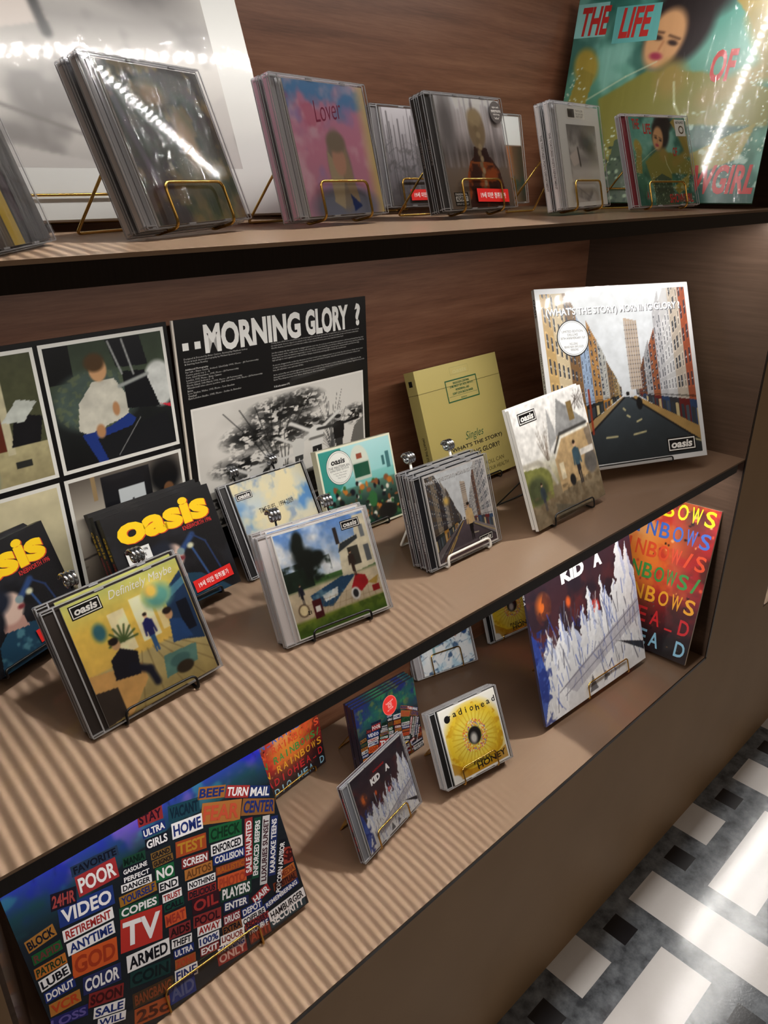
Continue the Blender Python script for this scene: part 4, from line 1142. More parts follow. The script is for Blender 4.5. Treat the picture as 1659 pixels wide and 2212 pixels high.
def photo_room():
    a = Art(110, 181).vgrad([(0, (150, 140, 104)), (.3, (176, 166, 126)), (.32, (44, 26, 22)), (1, (58, 26, 20))]); a.box(.52, .28, .70, 1, (92, 40, 26)); a.box(.70, .24, .76, 1, (190, 182, 150)); a.box(.76, .3, 1, 1, (72, 74, 52)); a.poly([(.74, .3), (.95, .3), (1, .5), (.8, .56)], (20, 20, 24)); a.poly([(.70, .5), (.84, .66), (.98, .62), (.86, .48)], (190, 194, 186)); a.box(0, 0, .52, 1, (60, 30, 26)); a.ell(.36, .12, .22, .28, (70, 116, 130), soft=.2); a.ell(.44, .26, .12, .1, (206, 180, 196), soft=.2); a.box(.74, .12, .86, .18, (40, 42, 40)); a.line([(.3, .6), (.44, .6)], .008, (206, 170, 90))
    return a.noise(20, .12).out()
def photo_set():
    a = Art(110, 191).vgrad([(0, (60, 52, 46)), (.35, (150, 140, 128)), (.6, (206, 198, 184)), (1, (96, 88, 80))]); a.box(.26, .42, .7, .98, (26, 26, 30)); a.box(.40, .58, .64, .84, (196, 202, 206)); a.poly([(.40, .58), (.64, .58), (.64, .64), (.40, .61)], (44, 62, 96)); a.figure(.52, .6, .14, (24, 26, 30), (24, 26, 30), (24, 26, 30), (24, 26, 30)); a.ell(.84, .84, .16, .16, (16, 16, 18), soft=.3); a.ell(.86, .72, .05, .06, (110, 76, 50)); a.box(.84, .5, .88, .7, (60, 46, 40)); a.line([(0, .36), (.5, .42)], .008, (60, 54, 50)); a.ell(.14, .5, .05, .06, (50, 44, 44)); a.cloud((30, 28, 26), 6, .5, .62, 4, (a.V < .3) * .9); a.box(.18, .8, .22, 1, (150, 126, 90))
    return a.out()
def photo_yellow():
    a = Art(90, 201).vgrad([(0, (150, 140, 110)), (.4, (190, 182, 150)), (1, (206, 196, 160))]); a.box(.0, .44, .42, .8, (46, 64, 50)); a.box(0, .47, .36, .76, (196, 196, 186)); a.ell(.85, .18, .12, .16, (206, 200, 190)); a.ell(.8, .46, .03, .02, (206, 176, 60)); a.ell(.9, .1, .1, .1, (50, 40, 36))
    return a.noise(8, .1).out()
CREDITS = ['Designed & Directed by Brian Cannon. Assisted by Matthew Sankey', 'Front & back sleeve photography by Michael Spencer Jones', '& Starring Sean Rowley', '', 'Additional Photography', 'Far left - Slane Castle, Ireland. 22nd July 1995. Photo - Jill Furmanovsky', 'Centre panel, top L - R', 'Paris, 22nd November, 1995. Photo - Jill Furmanovsky', 'London, 1995. Photo - Brian Cannon', 'Centre panel, bottom L - R', 'Rhode Island, 10th March 1996. Photo - Jill Furmanovsky', 'Wonderwall video shoot, London, 29th September 1995. Photo - Jill Furmanovsky', 'Below', 'Loco Studios, Wales, 1995. Photo - Tom Sheehan', 'Overleaf', 'East London Studio, 1995. Photo - Stefan de Batselier']
PROSE = ["Coming down off the nova somewhere near the boiled egg that is the Royal Albert Hall, we watch Paul's son crossed with John's star and butt", 'ice cream hands. Someone slipped on a cassette as the one you wanted left with someone else but sometimes it was cool because as the music', 'filled the shadows, you heard a sound that was a million miles away from misery and a step away from your heart.', '', 'Just like it always did, this sound puts the swagger back into your step, the rock into your throat but sometimes, and I do not know how, they had', 'become deeper, wider, soulful, better at their craft, inspired by so many things like a world that is falling into broken sirens and the gardens by', 'always knew was there but waited so impatiently to receive. Words cut you from all angles, backed up by a monumental sound that rises high,', 'high and high to crash against your rocks and then changes, inquisitively and magically to soothe the seaside souls.', '', 'As you are dragged inside on this trip obsession, you hear a round estate singing its heart out, you hear the skint at loose change that is never', 'enough to buy what you need, loneliness and poverty, hours spent with a burnt out guitar, dirty pubs and cracked up pavements, violence and', 'love, all rolled into one, and over all this.', '', 'At the end you flip over and start again because now you are not isolated. They have gone to work so that you can go home. High above the day', 'turns pink and you feel your feet lift above the ground as new roads open up in front of you. In this town the jury is always rigged but the people', 'know. They always know the truth. Believe. Belief. Beyond. Their morning glory.']
def deco_right(p):
    for i in (0, 1):
        p.rect(.026 + i * .052, .892, .052 + i * .052, .918, WK, 2)
    p.text('MORNING', .361, .922, .478, .104, WK, 2, bold=.045); p.text('GLORY', .757, .924, .256, .104, WK, 2, bold=.045); p.text('?', .945, .928, .035, .095, WK, 2, bold=.05)
    for i, t in enumerate(CREDITS):
        if t:
            p.text(t, .026 + len(t) * .0023, .862 - i * .0094, len(t) * .0046, .0078, (190, 188, 184), 2, res=1, bold=.02 if i == 4 else 0)
    for i, t in enumerate(PROSE):
        if t:
            p.text(t, .436 + len(t) * .00185, .866 - i * .0096, len(t) * .0037, .0076, (186, 184, 180), 2, res=1)
    p.text("P. H. in the summer of '95.", .478, .696, .085, .008, (220, 218, 214), 2, res=1, bold=.02)
    p.rect(.028, .195, .966, .682, (226, 222, 216), 2); p.grid(art_bw(), .036, .205, .958, .674, 3)
def deco_left(p):
    for (u0, u1, v0, v1, f) in ((.550, .985, .570, .986, photo_sofa), (.090, .535, .570, .984, photo_room), (.545, .985, .10, .552, photo_set), (.090, .530, .10, .552, photo_yellow)):
        p.rect(u0, v0, u1, v1, (226, 224, 218), 2); p.grid(f(), u0 + .012, v0 + .012, u1 - .012, v1 - .012, 3)
def gatefold():
    mw = pose_mat('GFR')
    root = empty('record_gatefold', mw); tag(root, 'opened black record gatefold with photographs and white headline lettering', 'record')
    w = .3292; z0 = .0192                     # the lower edge rests on the shelf
    def leaf(name, deco, mat4, cut=0):
        e = MB(); e.box(-w / 2 + cut, w / 2, .0003, .003, z0, w, 0, lin((20, 20, 22)))
        o = e.build(name, M_PAPER, root, colors=True); o.matrix_local = mat4
        pr = Print(w, w, .0002); pr.rect(cut / w, z0 / w, 1, 1, (13, 13, 15), 0); deco(pr)
        q = pr.mb.build('printed_face', M_GLOSS, o, colors=True)
    leaf('leaf', deco_right, Matrix.Identity(4))
    u = Vector((0.9975, 0.0712, 0.0)); up = Vector((.0164, .0530, .9985)); up = (up - u * up.dot(u)).normalized(); nn = up.cross(u) * -1
    nn = u.cross(up) * -1
    bl = Vector((-1.34908, -.47425, .8899)) + (Vector((-1.2686, .2434, .4359)) - Vector((-1.34908, -.47425, .8899))) * 1.045
    org = bl + u * (w / 2)
    back = up.cross(u)
    m = Matrix(((u.x, back.x, up.x, org.x), (u.y, back.y, up.y, org.y), (u.z, back.z, up.z, org.z), (0, 0, 0, 1)))
    leaf('leaf', deco_left, mw.inverted() @ m, .0142)
    e = MB(); e.box(-w / 2 - .0028, -w / 2, .0002, .0028, z0, w, 0, lin((206, 196, 184)))
    e.build('fold', M_PAPER, root, colors=True)
gatefold()

# --- black card sleeves with the yellow band name
def deco_knight(p):
    for dx, c, l in ((.008, (206, 74, 40), 3), (0, (248, 208, 28), 4)):
        p.text('oasis', .507 + dx, .832 - dx, .845, .245, c, l, bold=.05, shear=.02)
    p.text('KNEBWORTH 1996', .783, .677, .285, .042, (214, 56, 56), 3, bold=.01)
def sticker_age(root, w, h, cx, cy, sw, sh, rot, y):
    def dr(p):
        ca, sa = math.cos(rot), math.sin(rot); k = w / h
        P = lambda a, b: (cx + a * ca - b * sa / k, cy + (a * sa) * k + b * ca)
        p.poly([P(-sw / 2, -sh / 2), P(sw / 2, -sh / 2), P(sw / 2, sh / 2), P(-sw / 2, sh / 2)], (214, 30, 26), 0)
        p.text(KOR, cx, cy, sw * .8, sh * .46, (244, 240, 238), 2, rot=rot, bold=.012)
    return sticker(root, w, h, 'age_sticker', dr, y)
def knight(nm, label, group):
    r = sleeve(nm, label, art_singer(), deco_knight, d=.0095, edge=(20, 20, 22), spine=(18, 18, 20), spine_txt=[('oasis', (226, 190, 40), .62, .84, .62), ('KNEBWORTH 1996', (190, 40, 40), .30, .60, .4)], group=group, wrap=1)
    w, h = POSE[nm][1:3]
    sticker_age(r, w, h, .752, .143, .388, .114, .05, -.0016)
    return r
r = knight('KN2', 'black card cd sleeve with big yellow lettering behind the yellow room case', 'black sleeves with yellow lettering')
def sk(p):
    p.rect(.094, .42, .305, .664, (222, 222, 222), 0)
    for i, (t, wd) in enumerate((('KNEBWORTH 1996', .17), ('DEFINITIVE', .12), ('ALBUM OF', .10), ('LANDMARK', .11))):
        p.text(t, .2, .632 - i * .046, wd, .026, (24, 24, 26), 2, bold=.02, res=2)
sticker(r, .14, .125, 'hype_sticker', sk, -.0016)
dup(r, behind('KN2', 1, .0106), 'black card cd sleeve second in the stack with big yellow lettering')
dup(r, behind('KN2', 2, .0106), 'black card cd sleeve rearmost in the stack with big yellow lettering')
stand('KN2', 'black wire stand under the stack of black sleeves with yellow lettering', M_BLACK, .0318, .006, hw=.04, back=.10, low=False, foot=.11)
r = knight('KN1', 'black card cd sleeve with yellow lettering beside the photo gatefold, cut by the frame edge', 'black sleeves with yellow lettering')
dup(r, behind('KN1', 1, .0106), 'black card cd sleeve hidden behind the one cut by the frame edge')
stand('KN1', 'black wire stand under the sleeve cut by the frame edge', M_BLACK, .0212, .006, hw=.04, back=.10, low=False, foot=.11)

# ================================================================== bottom shelf
def deco_peaks(k):
    def f(p):
        if k == 0:
            for t, u, w in (('KID', .418, .215), ('A', .655, .085)):
                p.text(t, u, .775, w, .085, (236, 234, 236), 3, bold=.06)
            p.text('RADIOHEAD', .42, .885, .26, .03, (190, 40, 40), 3, bold=.02)
        else:
            p.text('KID', .455, .765, .15, .085, (234, 232, 234), 3, bold=.06); p.text('A', .655, .775, .07, .085, (234, 232, 234), 3, bold=.06); p.text('RADIOHEAD', .54, .857, .18, .025, (190, 44, 44), 3, bold=.02)
    return f
sleeve('KALP', 'large record with white jagged mountain peaks under a dark maroon sky', art_peaks(190), deco_peaks(0), d=.005, edge=(30, 34, 60), spine=(50, 44, 60), spine_txt=[('RADIOHEAD', (200, 40, 44), .90, 1.0, .8), ('KID A', (226, 226, 228), .72, .80, .8)], cat='record', name='record_sleeve')
stand('KALP', 'brass wire stand with a raised lip holding the mountain peaks record', M_GOLD, .0052, .028, hw=.063, back=.17, foot=.13, rear_from=.15, off=.03)
jewel('KA', 'plastic cd case with white jagged mountain peaks, alone on a brass stand', art_peaks(130, 43), deco_peaks(1), tray=(120, 122, 130), spine=(70, 50, 54), spine_txt=('RADIOHEAD   KID A', (206, 60, 60), .15, .85))
stand('KA', 'brass wire stand holding the single mountain peaks case', M_GOLD, .0102, .028, foot=.075)

RB = [('IN RAINBOWS', (244, 232, 40)), ('IN_RAINBOWS', (70, 110, 200)), ('IN RAINBOW/S', (226, 84, 50)), ('IN RAINBOWS/', (66, 150, 74)), ('IN RAINBOWS', (238, 170, 50)), ('RADIOHEA_D', (206, 44, 50)), ('RADIO HEA D', (140, 190, 216))]
def deco_rows(p):
    for i, (t, c) in enumerate(RB):
        vv, f, sz = letters(t, .02, 3)
        n = len(t); wd = 1.0 / n
        for j, ch in enumerate(t):                     # widely spaced capitals
            if ch == ' ':
                continue
            lw = .066 if ch not in 'I/_' else (.017 if ch == 'I' else .05)
            p.text(ch, .035 + (j + .5) * wd * .955, .935 - i * .142 + (-.045 if ch == '_' else 0), lw, .1 if ch != '_' else .012, c, 2, bold=.015)
sleeve('IRLP', 'record sleeve with rows of rainbow coloured capitals leaning on the side panel', art_nebula(170), deco_rows, d=.0045, edge=(206, 190, 170), cat='record', name='record_sleeve', wrap=1)
sleeve('IRs', 'small card sleeve with rainbow coloured capitals beside the word blocks record', art_nebula(120, 57), deco_rows, d=.008, edge=(60, 40, 40))
stand('IRs', 'brass wire stand holding the small rainbow capitals sleeve', M_GOLD, .0083, .011, hw=.045, foot=.064, rear_from=.06, back=.08)
WORDS="""BLOCK|0.064|0.548|0.095|0.044|2|0|1
RAPID|0.066|0.491|0.095|0.036|-4|2|3
PATROL|0.061|0.441|0.102|0.038|-6|4|5
LUBE|0.059|0.396|0.098|0.041|-2|6|7
DONUT|0.06|0.346|0.1|0.038|-6|8|6
VCR|0.06|0.293|0.101|0.044|-10|9|10
LOSS|0.053|0.239|0.128|0.039|-17|11|12
FAVORITE|0.299|0.686|0.164|0.038|-7|13|14
24HR|0.168|0.627|0.084|0.059|-16|15|16
POOR|0.288|0.629|0.142|0.075|-6|17|6
VIDEO|0.225|0.556|0.188|0.069|-11|18|6
RETIREMENT|0.21|0.493|0.172|0.041|-9|6|19
ANYTIME|0.202|0.442|0.162|0.045|-9|6|8
GOD|0.192|0.371|0.154|0.083|-15|20|21
COLOR|0.188|0.285|0.131|0.063|-16|22|6
SOON|0.181|0.221|0.121|0.049|-22|23|24
SALE|0.175|0.17|0.109|0.038|-23|6|8
WILL|0.17|0.13|0.099|0.032|-23|6|8
MANIA|0.42|0.611|0.083|0.035|-13|25|26
GASOLINE|0.413|0.579|0.097|0.024|-11|1|6
PERFECT|0.409|0.55|0.104|0.025|-13|1|6
DANGER|0.399|0.522|0.112|0.029|-14|6|7
YOURSELF|0.392|0.484|0.137|0.038|-10|27|8
COPIES|0.38|0.438|0.145|0.041|-15|28|6
TV|0.362|0.357|0.154|0.123|-18|29|6
ARMED|0.353|0.252|0.16|0.061|-14|6|7
COIN|0.338|0.187|0.151|0.056|-19|30|31
BANGBANG|0.324|0.115|0.152|0.054|-14|32|33
25c|0.3|0.051|0.133|0.061|-18|34|35
STAY|0.521|0.722|0.094|0.05|-11|36|37
ULTRA|0.518|0.669|0.089|0.036|-8|8|6
GIRLS|0.514|0.623|0.088|0.043|-11|1|6
GRAND|0.512|0.573|0.076|0.026|-11|38|7
GUIGNOL|0.51|0.542|0.079|0.027|-10|38|7
NO|0.503|0.497|0.072|0.054|-14|39|6
END|0.5|0.446|0.075|0.036|-15|6|7
TRUST|0.499|0.4|0.075|0.032|-13|6|19
CALL|0.494|0.364|0.077|0.032|-12|40|7
MEAT|0.484|0.316|0.082|0.047|-13|41|42
AIDS|0.483|0.261|0.085|0.043|-16|43|44
THEFT|0.476|0.217|0.08|0.034|-18|6|7
ULTRA|0.471|0.178|0.08|0.032|-15|8|6
ZONE|0.464|0.138|0.082|0.036|-16|45|46
FINE|0.453|0.095|0.09|0.048|-15|6|8
AID|0.42|0.019|0.103|0.071|-10|8|47
VACANT|0.643|0.674|0.125|0.059|-15|48|49
HOME|0.634|0.607|0.123|0.06|-13|6|8
TEST|0.624|0.531|0.123|0.06|-16|50|51
SCREEN|0.62|0.469|0.109|0.04|-18|52|6
AUTOS|0.619|0.423|0.113|0.041|-15|53|54
NOTHING|0.616|0.377|0.114|0.031|-16|6|7
DELICIOUS|0.606|0.341|0.117|0.034|-17|55|1
OIL|0.605|0.292|0.112|0.06|-15|56|57
POOL|0.591|0.233|0.115|0.046|-18|58|59
AWAY|0.586|0.193|0.099|0.037|-17|6|19
100%|0.57|0.153|0.086|0.037|-15|6|8
EXIT|0.561|0.116|0.079|0.034|-15|43|6
BEEF|0.763|0.673|0.114|0.048|-26|60|8
TURN|0.861|0.617|0.104|0.048|-31|57|6
MAIL|0.949|0.564|0.098|0.049|-29|61|6
FEAR|0.774|0.58|0.171|0.082|-26|62|63
CENTER|0.926|0.51|0.157|0.067|-29|64|8
CHECK|0.765|0.501|0.141|0.06|-19|65|66
ENFORCED|0.752|0.444|0.136|0.044|-16|6|7
COLLISION|0.746|0.4|0.136|0.037|-18|8|6
BALLISTIC|0.739|0.357|0.127|0.032|-17|67|68
PHOTO|0.728|0.305|0.125|0.053|-18|41|69
PLAYERS|0.729|0.255|0.134|0.056|-19|70|6
ENTER|0.712|0.207|0.108|0.038|-19|71|6
DRUGS|0.679|0.167|0.073|0.039|-14|72|6
EXTRA|0.667|0.132|0.083|0.034|-13|73|7
LIQUOR|0.657|0.097|0.103|0.038|-16|6|74
TANNING|0.643|0.068|0.119|0.033|-16|6|8
HAIR|0.818|0.174|0.082|0.038|10|75|6
MEDIA|0.955|0.188|0.071|0.036|-2|76|77
SPIRITUAL|0.932|0.155|0.114|0.034|-7|78|79
REMEMBERING|0.9|0.117|0.173|0.027|2|8|6
DEPOT|0.765|0.146|0.093|0.035|-9|8|6
COIFFURE|0.761|0.111|0.107|0.032|-7|6|7
TROUBLE|0.764|0.059|0.099|0.035|-9|8|6
HAMBURGER|0.907|0.06|0.178|0.044|-1|6|7
SECURITY|0.902|0.004|0.175|0.05|-3|80|6
RECOVERY|0.768|0.086|0.11|0.029|-9|81|1
ANTI|0.764|0.015|0.098|0.048|-6|82|83
ONLY|0.636|0.003|0.127|0.047|-10|84|85
$|0.98|0.248|0.047|0.07|-17|86|87
SALE HAUNTED|0.832|0.385|0.227|0.035|71|81|6
ENFORCED BEEPERS|0.861|0.36|0.24|0.032|68|88|6
LUXURIES SUNSET|0.891|0.33|0.273|0.033|68|89|90
KARAOKE TEENS|0.93|0.324|0.239|0.033|68|91|6
POPCORN ADVISOR|0.93|0.222|0.221|0.032|65|7|6"""
WCOLS=[(155,105,48),(20,24,36),(28,82,45),(92,52,48),(172,102,42),(35,50,30),(225,222,225),(18,20,30),(30,45,105),(165,105,45),(172,62,32),(36,36,96),(92,82,150),(36,52,78),(17,22,38),(27,22,36),(152,62,62),(152,46,50),(32,52,115),(150,42,42),(190,82,38),(150,52,28),(36,42,86),(122,38,38),(60,15,20),(26,62,48),(10,30,25),(142,98,38),(26,72,52),(172,48,42),(20,52,52),(10,25,30),(62,46,32),(122,62,36),(152,72,36),(70,30,20),(132,42,46),(45,16,32),(112,82,42),(26,90,55),(20,62,52),(192,82,46),(152,52,40),(122,42,46),(42,15,20),(152,82,42),(172,62,40),(72,82,122),(26,62,76),(15,36,52),(152,66,36),(172,122,42),(122,42,42),(166,106,52),(102,62,32),(132,42,42),(52,20,30),(152,46,46),(132,46,46),(50,16,26),(152,96,46),(30,45,95),(162,102,52),(182,76,52),(132,86,46),(26,86,52),(15,46,30),(142,66,42),(172,92,32),(162,62,40),(26,56,46),(32,40,80),(122,42,52),(122,72,42),(120,42,42),(146,42,46),(172,92,42),(120,50,30),(112,52,32),(50,20,20),(36,56,66),(140,42,46),(92,42,32),(152,62,42),(132,46,42),(192,152,142),(142,52,42),(60,20,20),(24,66,50),(190,188,190),(60,30,40),(32,44,92)]
def deco_words(p, res=3):
    for i, l in enumerate(WORDS.split('\n')):
        t, u, v, w, h, r, bg, fg = l.split('|')
        u, v, w, h, r = float(u), float(v), float(w), float(h), math.radians(float(r))
        ca, sa = math.cos(r), math.sin(r)
        v = max(v, (w * abs(sa) + h * ca) * .5 + .004)
        q = [(u + a * w / 2 * ca - b * h / 2 * sa, v + a * w / 2 * sa + b * h / 2 * ca) for a, b in ((-1, -1), (1, -1), (1, 1), (-1, 1))]
        p.poly([(min(max(a, .002), .998), min(max(b, .002), .998)) for a, b in q], WCOLS[int(bg)], 2 + i % 3)
        if True:
            p.text(t, u, v, w * .9, h * .72, WCOLS[int(fg)], 6, bold=.03, rot=r, res=res)
r = sleeve('HTLP', 'large record covered in coloured word blocks under an iridescent violet top', art_words_bg(170), deco_words, d=.005, edge=(40, 44, 60), cat='record', name='record_sleeve', mat=M_FOIL)
stand('HTLP', 'brass wire stand with a raised lip holding the word blocks record', M_GOLD, .0052, .028, hw=.064, back=.17, foot=.13, rear_from=.15, off=.018)
def deco_words_small(p):
    deco_words(p, 1)
r = sleeve('HTCD', 'card cd sleeve of coloured word blocks with a round red sticker, front of four', art_words_bg(120, 63, True), deco_words_small, d=.0052, edge=(28, 30, 44), spine=(30, 24, 40), group='word block sleeves on one stand', mat=M_FOIL)
def s_red(p):
    p.disc(.547, .807, .118, (236, 120, 110), 0); p.disc(.547, .807, .110, (222, 52, 48), 1)
    for t, y, w in (('Radiohead', .855, .12), ('Hail', .83, .06), ('To the', .808, .075), ('Thief', .786, .07), ('HAIL TO THE THIEF', .755, .10)):
        p.text(t, .547, y, w, .02, (244, 226, 222), 3, rot=.2, res=2)
sticker(r, .14, .125, 'round_sticker', s_red, -.0004)
for k, l in ((1, 'second'), (2, 'third'), (3, 'rearmost')):
    q = dup(r, behind('HTCD', k, .0062), 'card cd sleeve of coloured word blocks, %s in the stack of four' % l)
stand('HTCD', 'brass wire stand holding four word block sleeves', M_GOLD, .0242, .024, foot=.10)

def deco_flower(p):
    p.frame(BU0, BV0, BU1, BV1, .020, (232, 230, 226), 1)
    for i, ch in enumerate('radiohead'):
        p.text(ch, .255 + i * .083, .838 + .022 * math.sin(i * .8), .05 if ch != 'i' else .014, .078 if ch in 'dhi' else .056, (26, 26, 30), 3, bold=.015)
    p.disc(.225, .835, .042, (20, 20, 22), 2)
    p.text('PABLO', .56, .17, .24, .055, (36, 28, 24), 3, bold=.01); p.text('HONEY', .70, .115, .44, .08, (36, 28, 24), 3, bold=.02, rot=.05)
r = jewel('PH', 'plastic cd case with a yellow flower picture on the brass stand', art_flower(), deco_flower, tray=(16, 16, 18), spine=(206, 202, 200), group='yellow flower cases')
dup(r, behind('PH', 1, .0104, False), 'plastic cd case right behind the yellow flower case on the brass stand')
stand('PH', 'brass wire stand holding the yellow flower cases', M_GOLD, .0206, .026, foot=.10)
dup(r, pose_mat('PH2'), 'plastic cd case with a yellow flower, deep in the shelf behind the mountain record')
stand('PH2', 'brass wire stand holding the case deep behind the mountain record', M_GOLD, .0102, .008, foot=.045, back=.06, rear_from=.05)

def deco_ice(p):
    p.text('OK COMPUTER', .30, .845, .30, .032, (40, 42, 46), 2, bold=.01); p.text('RADIOHEAD', .24, .80, .17, .018, (60, 62, 66), 2, res=2)
r = jewel('OKC', 'plastic cd case with a pale icy blue sketch behind the yellow flower case', art_ice(), deco_ice, tray=(150, 146, 150), spine=(130, 126, 130), group='icy blue cases')
dup(r, behind('OKC', 1, .0104, False), 'plastic cd case right behind the pale icy blue case')
stand('OKC', 'brass wire stand holding the pale icy blue cases', M_GOLD, .0206, .040, foot=.042, back=.05, hw=.034, rear_from=.03)

# ================================================================== top shelf
g = 'plastic cases in pairs on the top shelf'
r = jewel('T1', 'film-wrapped cd case with a dark iridescent picture beside the big white record', art_dark_dance(), None, tray=None, spine=(236, 230, 228), group=g, wrap=2)
dup(r, behind('T1', 1, .0124, False), 'film-wrapped cd case right behind the dark iridescent one')
stand('T1', 'brass wire stand holding the dark iridescent cases', M_GOLD, .0228, .032, hw=.038, foot=.10)
def deco_pastel(p):
    p.text('Lover', .522, .785, .30, .15, (150, 44, 84), 2, bold=-.012, rot=.12, shear=.25)
r = jewel('T2', 'film-wrapped cd case with pink and blue clouds and a script title', art_pastel(), deco_pastel, tray=None, spine=(232, 186, 206), group=g, wrap=1)
dup(r, behind('T2', 1, .0116, False), 'film-wrapped cd case right behind the pink clouds case')
stand('T2', 'brass wire stand holding the pink clouds cases', M_GOLD, .0220, .032, hw=.037, foot=.10)
def deco_woods(p):
    p.rect(.166, .04, .34, .158, (12, 12, 12), 3); p.text('PARENTAL', .253, .14, .15, .022, (230, 230, 230), 4, bold=.02, res=2); p.rect(.176, .078, .33, .122, (230, 230, 230), 4); p.text('ADVISORY', .253, .10, .14, .034, (12, 12, 12), 5, bold=.04, res=2); p.text('EXPLICIT CONTENT', .253, .056, .15, .018, (230, 230, 230), 4, res=2)
r = jewel('T3', 'film-wrapped cd case with a braided person in a plaid coat seen from behind', art_back_view(), deco_woods, tray=(60, 58, 60), spine=(52, 46, 44), spine_txt=('evermore', (120, 110, 104), .4, .62), group=g, wrap=1)
sticker_age(r, JW, JH, .653, .115, .43, .118, -.035, -.0014)
def s_ev(p):
    p.disc(.878, .862, .086, (60, 52, 50), 0)
    for t, y, w in (('taylor swift', .905, .09), ('evermore', .872, .13), ('includes the songs', .842, .09), ('"willow"', .81, .07)):
        p.text(t, .878, y, w, .022, (224, 218, 212), 2, res=2)
sticker(r, JW, JH, 'round_sticker', s_ev, -.0014)
dup(r, behind('T3', 1, .0116, False), 'film-wrapped cd case right behind the braided person case')
stand('T3', 'brass wire stand holding the braided person cases', M_GOLD, .0220, .032, hw=.037, foot=.10)
def deco_white(p):
    p.rect(BU0, BV0, BU1, BV1, (222, 222, 220), 1); p.grid(art_sheets(90, 137), .27, .06, .86, .80, 2)
    p.rect(.32, .855, .66, .955, (236, 234, 228), 3); p.rect(.33, .865, .46, .945, (60, 58, 56), 4); p.text('TAYLOR', .56, .93, .15, .02, (60, 60, 60), 4, res=2); p.text('THE TORTURED', .56, .9, .16, .018, (60, 60, 60), 4, res=2); p.text('POETS DEPT', .56, .875, .14, .018, (60, 60, 60), 4, res=2)
r = jewel('T4', 'film-wrapped white-bordered cd case with a grey sepia photograph', art_sheets(40), deco_white, tray=None, spine=(232, 226, 226), spine_txt=('THE TORTURED POETS DEPARTMENT', (120, 114, 116), .2, .72), group=g, wrap=1)
dup(r, behind('T4', 1, .0116, False), 'film-wrapped white cd case right behind the grey sepia one')
stand('T4', 'brass wire stand holding the white-bordered cases', M_GOLD, .0220, .032, hw=.037, foot=.10)
RED = (190, 52, 48)
def deco_show(k):
    def f(p):
        if k:
            for t, u, v, w, h in (('THE', .10, .875, .145, .135), ('LIFE', .305, .852, .155, .14), ('OF', .755, .62, .115, .145), ('A', .20, .12, .05, .13), ('SHOWGIRL', .76, .107, .46, .135)):
                p.text(t, u, v, w, h, RED, 3, bold=.035, shear=.18)
            p.rect(.0, .80, .16, .96, (150, 206, 200), 1); p.rect(.2, .76, .42, .93, (104, 176, 172), 1)
            p.rect(.93, .84, 1, 1, (220, 224, 220), 2); p.disc(.985, .955, .045, (206, 70, 70), 3)
        else:
            for t, u, v, w, h in (('THE', .21, .90, .10, .11), ('LIFE', .365, .85, .11, .11), ('OF', .74, .60, .07, .10), ('A', .24, .13, .03, .09), ('SHOWGIRL', .74, .085, .36, .10)):
                p.text(t, u, v, w, h, RED, 3, bold=.02, shear=.08)
            p.rect(.79, .775, .945, .958, (222, 220, 214), 3); p.text('NOT 4U PICT', .867, .925, .12, .028, (30, 30, 30), 4, bold=.03, res=2); p.disc(.88, .845, .04, (90, 70, 40), 4); p.disc(.88, .845, .026, (222, 220, 214), 5)
    return f
jewel('T5', 'film-wrapped cd case with a teal water picture and red capitals, maroon spine', art_teal(120, 143), deco_show(0), tray=(124, 26, 44), spine=(160, 154, 158), wrap=1)
stand('T5', 'brass wire stand holding the teal water case', M_GOLD, .0104, .032, hw=.038, foot=.10)
sleeve('T8', 'large record with a teal water picture and red glitter capitals by the side panel', art_teal(190, 141), deco_show(1), d=.006, edge=(56, 110, 96), cat='record', name='record_sleeve', wrap=2)
stand('T8', 'brass wire stand under the large teal water record', M_GOLD, .0062, .02, hw=.06, back=.17, foot=.14, rear_from=.15, off=-.03)
def deco_white_lp(p):
    p.rect(0, 0, 1, 1, (216, 216, 214), 1); p.grid(art_sheets(150, 139), .10, .142, .872, 1.0 - .09, 2)
sleeve('T7', 'large white-bordered record with a black and white photograph, film-wrapped', art_sheets(30), deco_white_lp, d=.006, edge=(210, 208, 204), cat='record', name='record_sleeve', wrap=1)
stand('T7', 'brass wire stand under the large white-bordered record', M_GOLD, .0062, .02, hw=.105, back=.17, foot=.13, rear_from=.15, off=-.02)
g = 'single cases at the rear of the top shelf'
def deco_grey(p):
    pass
r = jewel('FOLK', 'film-wrapped cd case with a misty grey forest behind the pink clouds case', art_forest(), None, tray=(120, 116, 120), spine=(120, 116, 120), group=g, wrap=1)
sticker_age(r, JW, JH, .56, .115, .43, .11, 0, -.0014)
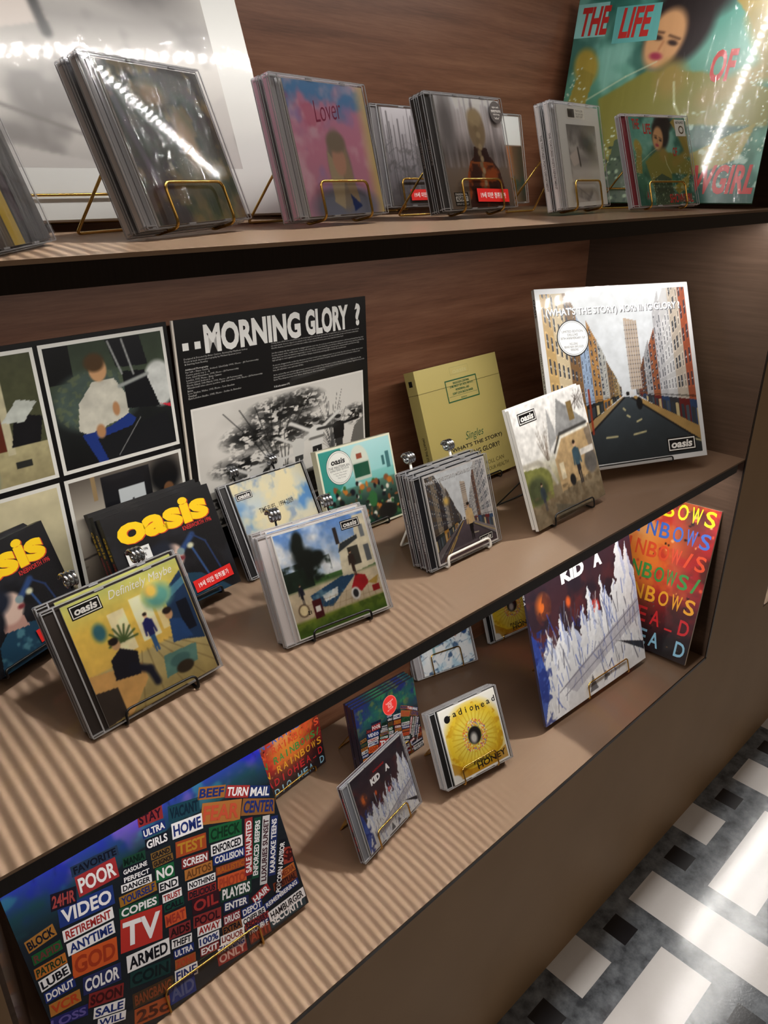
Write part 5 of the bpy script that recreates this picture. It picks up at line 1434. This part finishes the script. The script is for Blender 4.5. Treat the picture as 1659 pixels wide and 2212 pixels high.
def s_fl(p):
    p.disc(.70, .78, .085, (150, 156, 156), 0)
    for t, y, w in (('taylor swift', .82, .10), ('folklore', .785, .14), ('includes', .755, .07), ('cardigan', .725, .10)):
        p.text(t, .70, y, w, .024, (226, 226, 224), 2, res=2)
sticker(r, JW, JH, 'round_sticker', s_fl, -.0014)
stand('FOLK', 'brass wire stand holding the misty grey forest case', M_GOLD, .0102, .034, hw=.037, foot=.07, rear_from=.06)
def art_portrait():
    a = Art(90, 211).vgrad([(0, (150, 120, 96)), (.66, (96, 70, 52)), (.67, (220, 222, 220)), (1, (220, 222, 222))]); a.mix((60, 52, 40), ((a.V < .66) * np.clip((a.U - .8) * 6, 0, 1))); a.mix((176, 110, 66), ((a.V < .66) * np.clip(1 - abs(a.U - .72) * 9, 0, 1))); a.cloud((40, 66, 56), 5, .5, .62, 3, (a.V < .5) * .7)
    return a.out()
jewel('PORT', 'plastic cd case with a white top band peeking out behind the braided person case', art_portrait(), None, tray=(200, 198, 196), spine=(190, 188, 186), group=g, wrap=1)
stand('PORT', 'brass wire stand holding the case with a white top band', M_GOLD, .0102, .034, hw=.037, foot=.07, rear_from=.06)
r = jewel('PEEK', 'plastic cd case with a dark picture peeking out from behind the pink clouds case', art_forest(119), None, tray=(40, 40, 44), spine=(60, 58, 60), group=g, wrap=1)
sticker_age(r, JW, JH, .3, .115, .43, .11, 0, -.0014)
stand('PEEK', 'brass wire stand holding the dark case behind the pink clouds case', M_GOLD, .0102, .034, hw=.037, foot=.07, rear_from=.06)

# --- case turned aside at the end of the row, its left part outside the frame
def art_bands():
    a = Art(90, 221).fill((22, 19, 22)); a.box(0, 0, .43, 1, (96, 86, 80)); a.box(.46, 0, .60, 1, (206, 176, 60)); a.box(.64, .12, .72, .62, (64, 44, 54)); a.cloud((60, 50, 44), 5, .55, .7, 2, (a.U > .74) * .7)
    return a.out()
jewel('T9', 'film-wrapped black cd case with a yellow band at the end of the top shelf', art_bands(), None, tray=(30, 28, 30), spine=(40, 36, 38), wrap=2)
